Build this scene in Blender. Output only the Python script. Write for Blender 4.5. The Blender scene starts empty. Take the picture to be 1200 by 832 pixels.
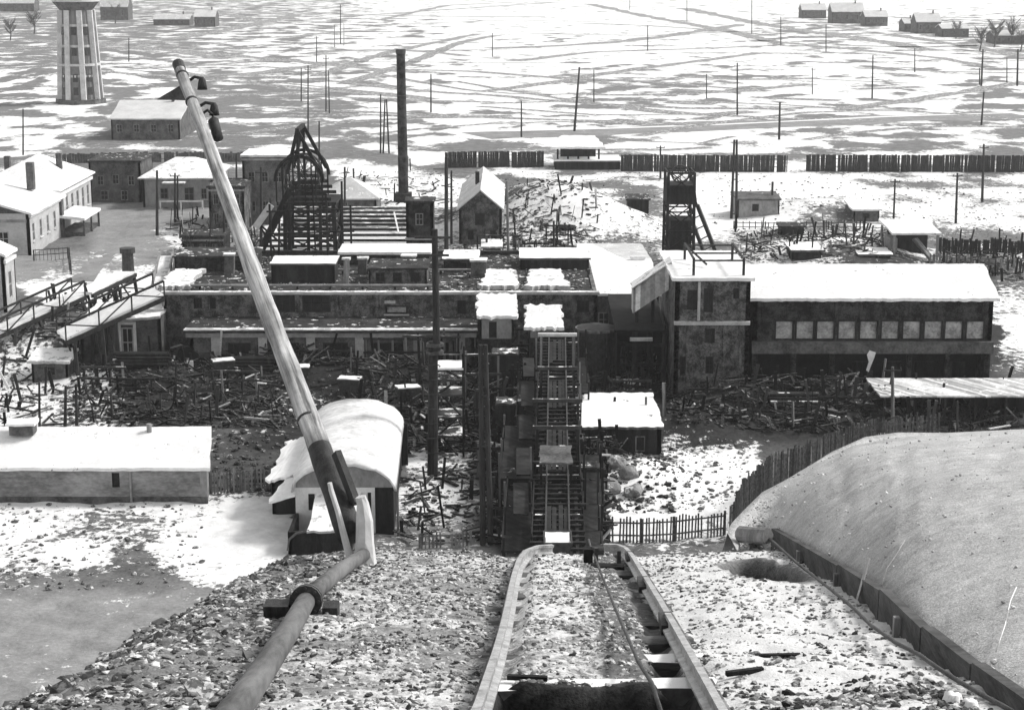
EXPO = 1.2
import bpy, math, random
import numpy as np
from mathutils import Vector, noise
random.seed(7); rng = np.random.default_rng(7)
S = bpy.context.scene
COL = S.collection
R = math.radians
# ------------------------------------------------------------------ camera model
CH, PITCH, FPX = 40.0, R(12.8), 2090.0
CP, SP = math.cos(PITCH), math.sin(PITCH)
CAM = Vector((0, 0, CH))
def ray(px, py):
    dx, dy = (px-600)/FPX, (416-py)/FPX
    return Vector((dx, CP+dy*SP, -SP+dy*CP))
def G(px, py, z=0.0):
    d = ray(px, py); t = (z-CH)/d.z
    return CAM+d*t
def AT(px, py, Y):
    d = ray(px, py); return CAM+d*(Y/d.y)
def TP(px, py, dz=0.0):                       # on the sloping top of the heap
    d = ray(px, py); t = (35.43+.27*10.24+dz-CH)/(d.z+.27*d.y)
    return CAM+d*t
def proj(x, y, z):
    d = y*CP-(z-CH)*SP; u = y*SP+(z-CH)*CP
    d = np.where(np.abs(d) < .01, .01, d)
    return 600+FPX*x/d, 416-FPX*u/d, d
# ------------------------------------------------------------------ materials
def new_mat(name):
    m = bpy.data.materials.new(name); m.use_nodes = True
    nt = m.node_tree; b = nt.nodes['Principled BSDF']
    b.inputs['Specular IOR Level'].default_value = .25
    return m, nt, b
def nd(nt, t, **k):
    n = nt.nodes.new(t)
    for a, v in k.items(): setattr(n, a, v)
    return n
def math_n(nt, op, a, b=None, clamp=False):
    n = nd(nt, 'ShaderNodeMath', operation=op); n.use_clamp = clamp
    for i, v in enumerate((a, b)):
        if v is None: continue
        if hasattr(v, 'node') or isinstance(v, bpy.types.NodeSocket): nt.links.new(v, n.inputs[i])
        else: n.inputs[i].default_value = v
    return n.outputs[0]
def noise_n(nt, vec, scale, detail=5, rough=.6):
    n = nd(nt, 'ShaderNodeTexNoise'); n.inputs['Scale'].default_value = scale
    n.inputs['Detail'].default_value = detail; n.inputs['Roughness'].default_value = rough
    nt.links.new(vec, n.inputs['Vector']); return n.outputs['Fac']
def ramp(nt, fac, a, b, c0, c1):
    n = nd(nt, 'ShaderNodeMapRange'); n.clamp = True
    nt.links.new(fac, n.inputs[0])
    for i, v in zip((1, 2, 3, 4), (a, b, c0, c1)): n.inputs[i].default_value = v
    return n.outputs[0]
def mixv(nt, f, a, b):
    n = nd(nt, 'ShaderNodeMix', data_type='FLOAT')
    for i, v in zip((0, 2, 3), (f, a, b)):
        if isinstance(v, bpy.types.NodeSocket): nt.links.new(v, n.inputs[i])
        else: n.inputs[i].default_value = v
    return n.outputs[0]
def grey(nt, v, b):
    c = nd(nt, 'ShaderNodeCombineColor')
    for i in range(3): nt.links.new(v, c.inputs[i])
    nt.links.new(c.outputs[0], b.inputs['Base Color'])
def bump(nt, h, b, strength=.4, dist=.05):
    n = nd(nt, 'ShaderNodeBump'); n.inputs['Strength'].default_value = strength; n.inputs['Distance'].default_value = dist
    nt.links.new(h, n.inputs['Height']); nt.links.new(n.outputs[0], b.inputs['Normal'])
def geo(nt):
    g = nd(nt, 'ShaderNodeNewGeometry'); s = nd(nt, 'ShaderNodeSeparateXYZ'); nt.links.new(g.outputs['Normal'], s.inputs[0])
    return g.outputs['Position'], s.outputs['Z']
def stained(name, lo, hi, scale=1.0, rough=.9, snow=0.0, stretch=(1, 1, 1), bricks=None, planks=None, metal=0.0, bs=.3, specks=False):
    """weathered surface: albedo between lo and hi from two noises; snow = share of up-facing area under snow"""
    m, nt, b = new_mat(name); pos, nz = geo(nt)
    mp = nd(nt, 'ShaderNodeVectorMath', operation='MULTIPLY'); mp.inputs[1].default_value = stretch
    nt.links.new(pos, mp.inputs[0]); v = mp.outputs[0]
    n1 = noise_n(nt, v, scale, 6, .65); n2 = noise_n(nt, v, scale*7, 4, .6)
    f = math_n(nt, 'ADD', math_n(nt, 'MULTIPLY', n1, .65), math_n(nt, 'MULTIPLY', n2, .35))
    val = ramp(nt, f, *((.43, .60) if bricks else (.38, .63)), lo, hi); h = n2
    if bricks:
        br = nd(nt, 'ShaderNodeTexBrick'); br.inputs['Scale'].default_value = bricks
        br.inputs['Color1'].default_value = (1, 1, 1, 1); br.inputs['Color2'].default_value = (.62, .62, .62, 1)
        br.inputs['Mortar'].default_value = (1.5, 1.5, 1.5, 1)
        cx = nd(nt, 'ShaderNodeSeparateXYZ'); nt.links.new(pos, cx.inputs[0]); cc = nd(nt, 'ShaderNodeCombineXYZ')
        nt.links.new(math_n(nt, 'ADD', cx.outputs[0], cx.outputs[1]), cc.inputs[0]); nt.links.new(cx.outputs[2], cc.inputs[1])
        nt.links.new(cc.outputs[0], br.inputs['Vector'])
        bw = nd(nt, 'ShaderNodeRGBToBW'); nt.links.new(br.outputs[0], bw.inputs[0])
        val = math_n(nt, 'MULTIPLY', val, bw.outputs[0])
    if planks:
        cx = nd(nt, 'ShaderNodeSeparateXYZ'); nt.links.new(pos, cx.inputs[0])
        u = math_n(nt, 'MULTIPLY', math_n(nt, 'ADD', cx.outputs[0], math_n(nt, 'MULTIPLY', cx.outputs[1], .7)), planks)
        w = nd(nt, 'ShaderNodeTexWhiteNoise', noise_dimensions='1D'); nt.links.new(math_n(nt, 'FLOOR', u), w.inputs['W'])
        val = math_n(nt, 'MULTIPLY', val, ramp(nt, w.outputs[0], 0, 1, .45, 1.45))
    if specks:
        sp = noise_n(nt, pos, 1.6, 5, .7); lg = noise_n(nt, pos, .25, 3, .5)
        val = mixv(nt, math_n(nt, 'MULTIPLY', ramp(nt, sp, .63, .66, 0, .9), ramp(nt, lg, .45, .6, 0, 1)), val, .12)
    if snow > 0:
        sn = noise_n(nt, pos, .9, 6, .7)
        th = .5+(.5-snow)*.55
        mask = math_n(nt, 'MULTIPLY', ramp(nt, sn, th-.02, th+.02, 0, 1), ramp(nt, nz, .3, .5, 0, 1))
        val = mixv(nt, mask, val, .86)
    grey(nt, val, b); b.inputs['Roughness'].default_value = rough; b.inputs['Metallic'].default_value = metal
    bump(nt, h, b, bs, .04)
    return m
M = {}
M['snow'] = stained('roof_snow', .70, .9, .5, .8, bs=.2, specks=True)
M['snow_dirty'] = stained('patchy_snow', .3, .62, .7, .85, snow=.62)
M['snow_grey'] = stained('grey_snow', .42, .62, .4, .85, snow=.3)
M['soot_brick'] = stained('sooty_brick', .02, .16, 1.1, .95, bricks=2.2, snow=.15)
M['dark_brick'] = stained('dark_brick', 0.004, 0.06, 1.1, .95, bricks=2.2, snow=.12)
M['black'] = stained('coal_black', .004, .018, 1.2, .95)
M['coal_wood'] = stained('sooty_timber', 0.004, 0.03, 1.5, .9, stretch=(1, 1, .3), planks=3, snow=.12)
M['dark_wood'] = stained('dark_timber', 0.012, 0.055, 2, .9, stretch=(2, 2, .4))
M['grey_wood'] = stained('weathered_timber', .10, .24, 2, .9, stretch=(2, 2, .4), planks=4)
M['snowy_wood'] = stained('snowed_timber', .02, .07, 2, .9, snow=.42)
M['plaster'] = stained('grey_plaster', .17, .34, .5, .95, stretch=(1, 1, .6), snow=.2)
M['plaster_light'] = stained('pale_plaster', .45, .7, .7, .95)
M['whitewash'] = stained('whitewash', .62, .82, .9, .95)
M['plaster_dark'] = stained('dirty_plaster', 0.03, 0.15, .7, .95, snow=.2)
M['shed_wall'] = stained('stained_stucco', .13, .34, .35, .95, stretch=(1, 1, 2.2))
M['trim'] = stained('pale_trim', .3, .5, 1, .9, snow=.5)
M['trim_white'] = stained('white_trim', .55, .78, 1, .9)
M['glass_dark'] = stained('dark_pane', .008, .03, 2, .25)
M['glass_pale'] = stained('dusty_pane', .12, .5, .7, .5)
M['metal_dark'] = stained('rusted_steel', .02, .07, 3, .6, metal=.1)
M['steel'] = stained('worn_rail_steel', .22, .55, 6, .45, metal=.3)
M['pipe'] = stained('grey_pipe_paint', .05, .17, 2.2, .75, bs=.1, stretch=(1.5, .12, .8))
M['corrug'] = stained('corrugated_sheet', 0.38, 0.75, .7, .7, planks=2.2, snow=.3)
M['tar'] = stained('tarred_wood', .012, .05, 3, .6, stretch=(3, 3, .5))
M['concrete'] = stained('pale_concrete', .2, .34, .6, .95)
M['rock'] = stained('boulder_rock', .12, .3, 1.2, .95, snow=.35)
M['roof_dark'] = stained('sooty_roof', 0.006, 0.06, .7, .95, snow=.3, bs=.6)
M['twig'] = stained('bare_twigs', .05, .1, 3, .9)
M['stripe_roof'] = stained('battened_roof', .12, .3, .6, .9, snow=.42)
def pole_mat(axis):
    m, nt, b = new_mat('weathered_pole'); ax = Vector(axis).normalized(); e1 = ax.cross(Vector((0, 1, 0))).normalized(); e2 = ax.cross(e1)
    tc = nd(nt, 'ShaderNodeTexCoord'); cc = nd(nt, 'ShaderNodeCombineXYZ')
    for i, (e, k) in enumerate(((e1, 11), (e2, 11), (ax, .55))):
        dt = nd(nt, 'ShaderNodeVectorMath', operation='DOT_PRODUCT'); dt.inputs[1].default_value = e*k
        nt.links.new(tc.outputs['Object'], dt.inputs[0]); nt.links.new(dt.outputs['Value'], cc.inputs[i])
    n1 = noise_n(nt, cc.outputs[0], 1, 7, .72); n2 = noise_n(nt, tc.outputs['Object'], 1.3, 5, .65)
    v = math_n(nt, 'MULTIPLY', ramp(nt, n1, .36, .64, .12, .64), ramp(nt, n2, .35, .6, .6, 1.15))
    grey(nt, v, b); b.inputs['Roughness'].default_value = .9; bump(nt, n1, b, .7, .03); return m
# ------------------------------------------------------------------ mesh builder
class MB:
    def __init__(s): s.v = []; s.f = []
    def add(s, vs, fs):
        o = len(s.v); s.v += [Vector(v) for v in vs]; s.f += [tuple(i+o for i in f) for f in fs]; return s
    def box(s, a, b):
        x0, y0, z0 = a; x1, y1, z1 = b
        return s.hexa([(x0,y0,z0),(x1,y0,z0),(x1,y1,z0),(x0,y1,z0)], [(x0,y0,z1),(x1,y0,z1),(x1,y1,z1),(x0,y1,z1)])
    def hexa(s, lo, hi):
        n = len(lo)
        fs = [tuple(range(n))[::-1], tuple(range(n, 2*n))]+[(i, (i+1) % n, n+(i+1) % n, n+i) for i in range(n)]
        return s.add(list(lo)+list(hi), fs)
    def bar(s, p, q, w=.15, h=None):
        p, q = Vector(p), Vector(q); h = h or w; d = (q-p).normalized()
        up = Vector((0, 0, 1)) if abs(d.z) < .95 else Vector((0, 1, 0))
        sx = d.cross(up).normalized()*w/2; sz = sx.cross(d).normalized()*h/2
        c = [-sx-sz, sx-sz, sx+sz, -sx+sz]
        return s.hexa([p+k for k in c], [q+k for k in c])
    def tube(s, p, q, r0, r1=None, n=10, rings=1, wob=0):
        r1 = r0 if r1 is None else r1
        pts = [Vector(p).lerp(Vector(q), i/rings) for i in range(rings+1)]
        return s.path(pts, [r0+(r1-r0)*i/rings for i in range(rings+1)], n, wob)
    def path(s, pts, rs, n=10, wob=0):
        pts = [Vector(p) for p in pts]
        if not hasattr(rs, '__len__'): rs = [rs]*len(pts)
        vs, fs = [], []
        for i, p in enumerate(pts):
            d = (pts[min(i+1, len(pts)-1)]-pts[max(i-1, 0)]).normalized()
            up = Vector((0, 0, 1)) if abs(d.z) < .9 else Vector((0, 1, 0))
            a = d.cross(up).normalized(); b = a.cross(d)
            for k in range(n):
                t = 2*math.pi*k/n; rr = rs[i]*(1+wob*random.uniform(-1, 1))
                vs.append(p+a*math.cos(t)*rr+b*math.sin(t)*rr)
        for i in range(len(pts)-1):
            for k in range(n):
                fs.append((i*n+k, i*n+(k+1) % n, (i+1)*n+(k+1) % n, (i+1)*n+k))
        fs.append(tuple(range(n))[::-1]); fs.append(tuple(range((len(pts)-1)*n, len(pts)*n)))
        return s.add(vs, fs)
    def sheet(s, c, th, nu=16, nv=8, jit=.03, edge=.08):
        """slab over the quad c (4 corners, front-left, front-right, back-right, back-left) with an uneven edge"""
        c = [Vector(p) for p in c]; vs = []; jit *= .4
        for j in range(nv+1):
            for i in range(nu+1):
                u, v = i/nu, j/nv
                p = c[0].lerp(c[1], u).lerp(c[3].lerp(c[2], u), v)
                p = p+Vector((0, 0, random.uniform(-jit, jit)))
                if j in (0, nv): p += (c[3]-c[0]).normalized()*random.uniform(-edge, edge)
                if i in (0, nu): p += (c[1]-c[0]).normalized()*random.uniform(-edge, edge)
                vs.append(p)
        n = len(vs); vs += [p-Vector((0, 0, th)) for p in vs]; fs = []; W = nu+1
        for j in range(nv):
            for i in range(nu):
                a = j*W+i; fs.append((a, a+1, a+W+1, a+W)); fs.append((n+a, n+a+W, n+a+W+1, n+a+1))
        rim = [i for i in range(W)]+[j*W+nu for j in range(1, nv+1)]+[nv*W+i for i in range(nu-1, -1, -1)]+[j*W for j in range(nv-1, 0, -1)]
        for k in range(len(rim)):
            a, b = rim[k], rim[(k+1) % len(rim)]; fs.append((a, n+a, n+b, b))
        return s.add(vs, fs)
    def wall(s, p, q, z0, z1, th, holes=()):
        """wall from p to q (plan points), holes (u0,u1,z0,z1) in metres along it; thickness goes to the left of p->q"""
        p = Vector((p[0], p[1], 0)); q = Vector((q[0], q[1], 0)); L = (q-p).length; d = (q-p)/L; nrm = Vector((-d.y, d.x, 0))*th
        us = sorted({0, L, *[min(max(h[0], 0), L) for h in holes], *[min(max(h[1], 0), L) for h in holes]})
        zs = sorted({z0, z1, *[min(max(h[2], z0), z1) for h in holes], *[min(max(h[3], z0), z1) for h in holes]})
        def solid(i, j):
            if i < 0 or j < 0 or i >= len(us)-1 or j >= len(zs)-1: return False
            u, z = (us[i]+us[i+1])/2, (zs[j]+zs[j+1])/2
            return not any(h[0] < u < h[1] and h[2] < z < h[3] for h in holes)
        def P(i, j, k): return p+d*us[i]+Vector((0, 0, zs[j]))+nrm*k
        for i in range(len(us)-1):
            for j in range(len(zs)-1):
                if not solid(i, j): continue
                s.add([P(i,j,0), P(i+1,j,0), P(i+1,j+1,0), P(i,j+1,0)], [(0,1,2,3)])
                s.add([P(i,j,1), P(i+1,j,1), P(i+1,j+1,1), P(i,j+1,1)], [(3,2,1,0)])
                for (di, dj, a, b) in ((-1,0,(i,j),(i,j+1)), (1,0,(i+1,j),(i+1,j+1)), (0,-1,(i,j),(i+1,j)), (0,1,(i,j+1),(i+1,j+1))):
                    if not solid(i+di, j+dj): s.add([P(*a,0), P(*b,0), P(*b,1), P(*a,1)], [(0,1,2,3)])
        return s
    def build(s, name, mat, parent=None, smooth=False):
        org = Vector((0, 0, 0)); o = parent
        while o is not None: org += Vector(o.location); o = o.parent
        return link(name, [v-org for v in s.v], s.f, mat, parent, smooth)
def link(name, vs, fs, mat, parent=None, smooth=False):
    me = bpy.data.meshes.new(name); me.from_pydata([tuple(v) for v in vs], [], fs); me.update()
    if smooth: me.polygons.foreach_set('use_smooth', [True]*len(me.polygons))
    o = bpy.data.objects.new(name, me); COL.objects.link(o)
    if isinstance(mat, str): mat = M[mat]
    me.materials.append(mat)
    if parent is not None: o.parent = parent
    return o
def tag(o, label=None, cat=None, group=None, kind=None):
    if label: o['label'] = label
    if cat: o['category'] = cat
    if group: o['group'] = group
    if kind: o['kind'] = kind
    return o
def thing(name, label, cat, loc, group=None):
    o = bpy.data.objects.new(name, None); COL.objects.link(o); o.location = Vector(loc); o.empty_display_size = .3
    return tag(o, label, cat, group)
def solo(name, mb, mat, loc, label, cat, group=None, smooth=False):     # a thing that is one mesh, origin at its base
    loc = Vector(loc); o = link(name, [v-loc for v in mb.v], mb.f, mat, None, smooth); o.location = loc
    return tag(o, label, cat, group)
def copy_tree(o, parent=None):
    c = o.copy(); COL.objects.link(c)
    if parent is not None: c.parent = parent
    for ch in o.children: copy_tree(ch, c)
    return c
# ------------------------------------------------------------------ snow cover of the plain: (picture row, runs of (to_x, tenths of cover))
SNOWMAP = {
10: [(120,3),(330,5),(420,6),(1200,9.5)], 30: [(200,3),(330,5),(500,6),(890,9.5),(1020,5),(1090,8),(1200,5)],
50: [(110,2.5),(230,4),(400,6.5),(890,8.5),(1000,6),(1110,8),(1200,5)], 70: [(130,2.5),(330,5),(500,7),(900,9),(1130,8),(1200,6)],
80: [(60,2),(130,4),(330,7.5),(500,7),(660,9),(1200,7.5)],
95: [(30,8),(70,2),(120,2),(200,5),(330,3),(450,6),(670,8.5),(890,5.5),(1200,8)],
110: [(30,4),(75,8),(120,6),(200,5),(330,2.5),(420,5),(500,7),(660,8.5),(880,5.2),(1120,8),(1200,5)],
130: [(120,5),(330,2.5),(400,2),(450,6),(650,8.6),(1000,8),(1120,8),(1200,6)],
143: [(100,7),(330,2.5),(400,2),(520,5),(590,7.5),(880,6.5),(1200,4.5)],
155: [(110,7.5),(330,2.5),(430,3),(560,7.5),(600,5.5),(780,5),(900,7.5),(1050,6.5),(1200,4.8)],
170: [(60,7),(330,2),(450,4.5),(600,5.5),(730,6),(900,8),(960,9),(1060,5),(1200,5.5)],
190: [(60,5),(330,2),(450,5),(600,5),(1200,5)],
210: [(280,2),(400,3),(480,7.5),(590,6),(690,5),(790,6.5),(820,6),(960,9),(1200,6.2)],
230: [(280,1.5),(400,3),(540,7.5),(600,5),(680,4),(790,5),(820,6),(960,9),(1200,6.2)],
250: [(280,1.5),(400,6),(540,6),(690,5.2),(790,5.6),(830,6),(960,8.2),(1040,5),(1200,6.2)],
270: [(180,1.5),(300,3.5),(400,7),(540,5),(690,5.6),(790,6),(860,5.8),(1040,5.3),(1100,5),(1200,5.4)],
290: [(180,1.5),(300,4.5),(540,5),(690,5),(860,5),(1040,6.5),(1200,4)],
310: [(110,2.5),(180,6),(540,4.5),(690,5),(860,4),(1040,5),(1200,4.5)],
330: [(30,3),(185,8.5),(1160,3),(1200,5.4)], 350: [(40,3),(185,8.5),(1160,2),(1200,5.4)], 370: [(60,4),(185,6),(1160,1),(1200,7)],
390: [(60,3.5),(185,5),(1160,1),(1200,7)], 410: [(50,7),(150,5.5),(1160,1.5),(1200,6.5)], 430: [(70,8),(540,2.5),(1160,1.5),(1200,4)],
450: [(70,7),(130,5.5),(540,2.5),(1200,1.5)], 470: [(140,7.2),(300,2.5),(540,2.5),(1200,2)], 490: [(140,7.2),(300,2.5),(480,2.5),(540,2.5),(1200,2.2)],
510: [(250,4),(470,2.5),(540,3),(600,2.5),(700,2),(850,3),(1200,3)], 530: [(250,4),(470,2.5),(560,4.8),(700,2.5),(790,3),(890,8),(1200,3)],
550: [(320,2),(470,3),(560,5.5),(700,2),(760,4.5),(890,9),(1200,3)], 570: [(330,3),(470,3),(560,5.4),(700,2),(890,9.5),(1200,3)],
588: [(90,7),(250,7.5),(335,9),(470,3),(560,4.6),(700,2),(890,9.5),(1200,3)],
602: [(110,5.6),(180,4),(240,6),(335,9.6),(470,3),(560,4.4),(700,2),(890,9),(1200,3)],
620: [(60,6.5),(180,4.8),(215,6.5),(335,9.6),(470,3),(560,4.6),(700,2),(890,8),(1200,3)],
640: [(130,6.4),(180,4.2),(335,9),(560,4),(1200,3)], 656: [(55,5.4),(120,7.8),(200,4),(335,7.4),(1200,3)], 672: [(90,4.8),(215,3),(330,7),(1200,3)],
690: [(330,2.6),(1200,3)], 705: [(130,2.8),(170,4.2),(330,3),(1200,3)], 760: [(330,3.1),(1200,3)], 900: [(330,3),(1200,3)]}
_ys = np.array(sorted(SNOWMAP)); _xs = np.arange(0, 1201, 15.)
def _row(y):
    out = []; 
    for x in _xs:
        for xe, v in SNOWMAP[y]:
            if x <= xe: out.append(v/10); break
    return out
_grid = np.array([_row(y) for y in _ys])
_l = (_grid <= .31) & (_ys[:, None] < 205) & (_xs[None, :] < 430); _grid = np.where(_l, np.maximum(_grid+.05, .36), _grid); _grid = np.where(_ys[:, None] < 178, _grid*.76+.09, _grid)
def cover(px, py):
    px = np.clip(px, 0, 1199); py = np.clip(py, _ys[0], _ys[-1]-.01)
    j = np.clip(np.searchsorted(_ys, py, side='right')-1, 0, len(_ys)-2); fy = (py-_ys[j])/(_ys[j+1]-_ys[j])
    fx = px/15; i = np.clip(fx.astype(int), 0, len(_xs)-2); fx = fx-i
    a = _grid[j, i]*(1-fx)+_grid[j, i+1]*fx; b = _grid[j+1, i]*(1-fx)+_grid[j+1, i+1]*fx
    return a*(1-fy)+b*fy
def soot_shade(px, py):
    """coal dust on the ground around the pit buildings: 1 = black"""
    def box(x0, x1, y0, y1, s): return np.clip((px-x0)/s+.5, 0, 1)*np.clip((x1-px)/s+.5, 0, 1)*np.clip((py-y0)/s+.5, 0, 1)*np.clip((y1-py)/s+.5, 0, 1)
    s = np.maximum(box(190, 1180, 305, 500, 30), box(75, 560, 425, 500, 20))
    s = np.maximum(s, box(575, 705, 380, 660, 20)); s = np.maximum(s, box(290, 600, 400, 532, 25)); s = np.maximum(s, .95*box(690, 1180, 455, 528, 22)); s = np.maximum(s, .75*box(300, 700, 215, 350, 30))
    return np.maximum(s, .6*box(245, 345, 480, 580, 15))
MOUNDS = [(636, 262, 5.2, 9, 11), (598, 250, 2.5, 7, 8), (705, 268, 3., 9, 10), (985, 300, 2.2, 9, 12), (960, 248, 2.0, 10, 10), (45, 405, 2.6, 9, 9), (95, 405, 2.0, 6, 6),
          (1010, 495, 1.2, 9, 5), (745, 560, 1.4, 4, 5), (800, 505, 1.5, 6, 4), (640, 300, 1.5, 7, 6), (270, 430, 1.6, 6, 4), (190, 455, 1.5, 6, 4), (850, 480, 1.7, 5, 2.5), (925, 476, 1.4, 6, 2.5), (1000, 474, 1.5, 5, 2.5), (350, 436, 1.6, 5, 2.5), (150, 448, 1.3, 5, 3), (480, 452, 1.3, 5, 3), (420, 445, 1.3, 8, 3), (120, 480, .9, 6, 4), (60, 90, 3, 25, 40)]
_m = [(G(a, b).x, G(a, b).y, h, rx, ry) for a, b, h, rx, ry in MOUNDS]
def ground_h(x, y):
    z = np.zeros_like(x)
    for mx, my, h, rx, ry in _m: z = z+h*np.exp(-((x-mx)/rx)**2-((y-my)/ry)**2)
    near = np.clip((330-y)/60, 0, 1)
    return z+near*(.10*np.sin(x*.7+1.3*np.sin(y*.41))*np.sin(y*.53+x*.11)+.07*np.sin(x*1.9+y*.8)*np.sin(y*1.7-x*.6))-.1*near
def gh(x, y): return float(ground_h(np.array([float(x)]), np.array([float(y)]))[0])
def grid_faces(nr, nc):
    i = np.arange(nr-1)[:, None]*nc+np.arange(nc-1)[None, :]
    return np.stack([i, i+1, i+nc+1, i+nc], -1).reshape(-1, 4)
def np_mesh(name, verts, faces, mat, attrs=None, smooth=True):
    me = bpy.data.meshes.new(name); nf = len(faces); k = faces.shape[1]
    me.vertices.add(len(verts)); me.vertices.foreach_set('co', np.ascontiguousarray(verts, np.float32).ravel())
    me.loops.add(nf*k); me.loops.foreach_set('vertex_index', np.ascontiguousarray(faces, np.int32).ravel())
    me.polygons.add(nf); me.polygons.foreach_set('loop_start', np.arange(nf, dtype=np.int32)*k)
    me.update(calc_edges=True); me.polygons.foreach_set('use_smooth', np.full(nf, smooth))
    for n, a in (attrs or {}).items():
        at = me.attributes.new(n, 'FLOAT', 'POINT'); at.data.foreach_set('value', np.ascontiguousarray(a, np.float32))
    me.materials.append(M[mat] if isinstance(mat, str) else mat); me.validate()
    o = bpy.data.objects.new(name, me); COL.objects.link(o); return o
def attr_n(nt, n):
    a = nd(nt, 'ShaderNodeAttribute'); a.attribute_name = n; return a.outputs['Fac']
# ground material: soil whose tone follows the coal dust and a painted distance haze, snow lying where the cover map and the noise agree
def ground_mat():
    m, nt, b = new_mat('snowy_ground'); pos, nz = geo(nt)
    cov, so, yard = attr_n(nt, 'cover'), attr_n(nt, 'soot'), attr_n(nt, 'bare')
    sc = nd(nt, 'ShaderNodeVectorMath', operation='MULTIPLY'); sc.inputs[1].default_value = (1, .7, 1); nt.links.new(pos, sc.inputs[0])
    a = noise_n(nt, sc.outputs[0], .075, 9, .60); c = noise_n(nt, pos, 1.3, 6, .7)
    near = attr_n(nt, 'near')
    f = mixv(nt, near, mixv(nt, .12, a, c), mixv(nt, .55, a, c))
    th = math_n(nt, 'SUBTRACT', .5, math_n(nt, 'MULTIPLY', math_n(nt, 'SUBTRACT', cov, .53), .34))
    k = math_n(nt, 'MULTIPLY', math_n(nt, 'SUBTRACT', f, th), 24); mask = math_n(nt, 'ADD', k, .5, clamp=True)
    s1 = noise_n(nt, pos, .5, 8, .65); s2 = noise_n(nt, pos, 3.5, 6, .7)
    s = math_n(nt, 'ADD', math_n(nt, 'MULTIPLY', s1, .5), math_n(nt, 'MULTIPLY', s2, .5))
    soil = mixv(nt, near, ramp(nt, s, .36, .64, .08, .25), ramp(nt, s, .36, .64, .05, .19)); coal = ramp(nt, s, .40, .70, .003, .05); pale = ramp(nt, s, .36, .64, .17, .33)  # far soil paler than near soil: haze put into its colour
    val = mixv(nt, yard, soil, pale); val = mixv(nt, so, val, coal)
    dirty = ramp(nt, noise_n(nt, pos, .9, 6, .7), .35, .6, .7, .88)
    grey(nt, mixv(nt, mask, val, dirty), b); b.inputs['Roughness'].default_value = .95
    bump(nt, math_n(nt, 'ADD', s2, math_n(nt, 'MULTIPLY', mask, .5)), b, .5, .12); return m
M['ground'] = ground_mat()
ys = np.unique(np.concatenate([np.linspace(-300, 60, 12), [40/math.tan(PITCH+math.atan((p-416)/FPX)) for p in np.concatenate([np.arange(900, 380, -2.0), np.arange(380, 0, -1.6), np.arange(0, -57, -3.0)])], [4200, 6000]]))
us = np.unique(np.concatenate([np.linspace(-1.3, -.36, 12), np.linspace(-.34, .34, 300), np.linspace(.36, 1.3, 12)]))
Y = np.repeat(ys, len(us)); X = np.tile(us, len(ys))*np.maximum(Y, 90)
P_, Q_, D_ = proj(X, Y, 0*X); P_ = np.where(D_ < 20, 600, P_); Q_ = np.where(D_ < 20, 900, Q_)
def wob(x, y, s, k):                    # wander of the cover map's outlines, a few metres at ground scale
    return (np.sin(x*s+k+2*np.sin(y*s*.7+k))+.6*np.sin(y*s*1.9+x*s*1.1+2*k)+.4*np.sin(x*s*3.1-y*s*2.3+k))
dpx = wob(X, Y, .22, 1.)*9+wob(X, Y, .9, 4.)*4; dpy = wob(X, Y, .2, 2.5)*4+wob(X, Y, .8, 6.)*2
cov = cover(P_+dpx, Q_+dpy); so = soot_shade(P_+dpx, Q_+dpy)
bare = np.clip((Q_-672)/30, 0, 1)*np.clip((420-P_)/60, 0, 1)
bare = np.maximum(bare, np.clip((P_-95)/20, 0, 1)*np.clip((290-P_)/20, 0, 1)*np.clip((Q_-215)/10, 0, 1)*np.clip((330-Q_)/20, 0, 1))
bare = np.maximum(bare, np.clip((120-P_)/20, 0, 1)*np.clip((Q_-290)/10, 0, 1)*np.clip((345-Q_)/20, 0, 1))
bare = np.maximum(bare, .8*np.clip((P_-470)/20, 0, 1)*np.clip((600-P_)/20, 0, 1)*np.clip((Q_-540)/10, 0, 1))
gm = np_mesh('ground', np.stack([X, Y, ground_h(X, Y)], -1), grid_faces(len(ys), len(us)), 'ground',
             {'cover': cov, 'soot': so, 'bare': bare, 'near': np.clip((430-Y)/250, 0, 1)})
tag(gm, kind='structure')
# tracks worn through the snow of the plain (ribbons 4 mm above the ground)
def ribbon(name, pts, w, mat, dz=.02):
    P = [G(*p) for p in pts]; fine = []
    for a, b in zip(P[:-1], P[1:]):
        n = max(2, int((b-a).length/8))
        for i in range(n): fine.append(a.lerp(b, i/n))
    fine.append(P[-1])
    vs, fs = [], []
    for i, p in enumerate(fine):
        d = (fine[min(i+1, len(fine)-1)]-fine[max(i-1, 0)]).normalized(); n = Vector((-d.y, d.x, 0))
        j = w*(.5+.35*(noise.noise(Vector((p.x*.05, p.y*.05, 3)))))+random.uniform(-.16, .16)*w
        k = w*(.5+.35*(noise.noise(Vector((p.x*.05, p.y*.05, 9)))))+random.uniform(-.06, .06)*w
        z = Vector((0, 0, gh(p.x, p.y)+dz)); vs += [p+n*j+z, p-n*k+z]
    for i in range(len(fine)-1): fs.append((2*i, 2*i+1, 2*i+3, 2*i+2))
    o = link(name, vs, fs, mat); return tag(o, kind='structure')
M['track'] = stained('trodden_track', .11, .3, .25, .95, snow=.36)
M['road'] = stained('frozen_road', .17, .30, .2, .95, snow=.2)
M['berm'] = stained('snow_berm', .7, .88, .5, .9)
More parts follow.
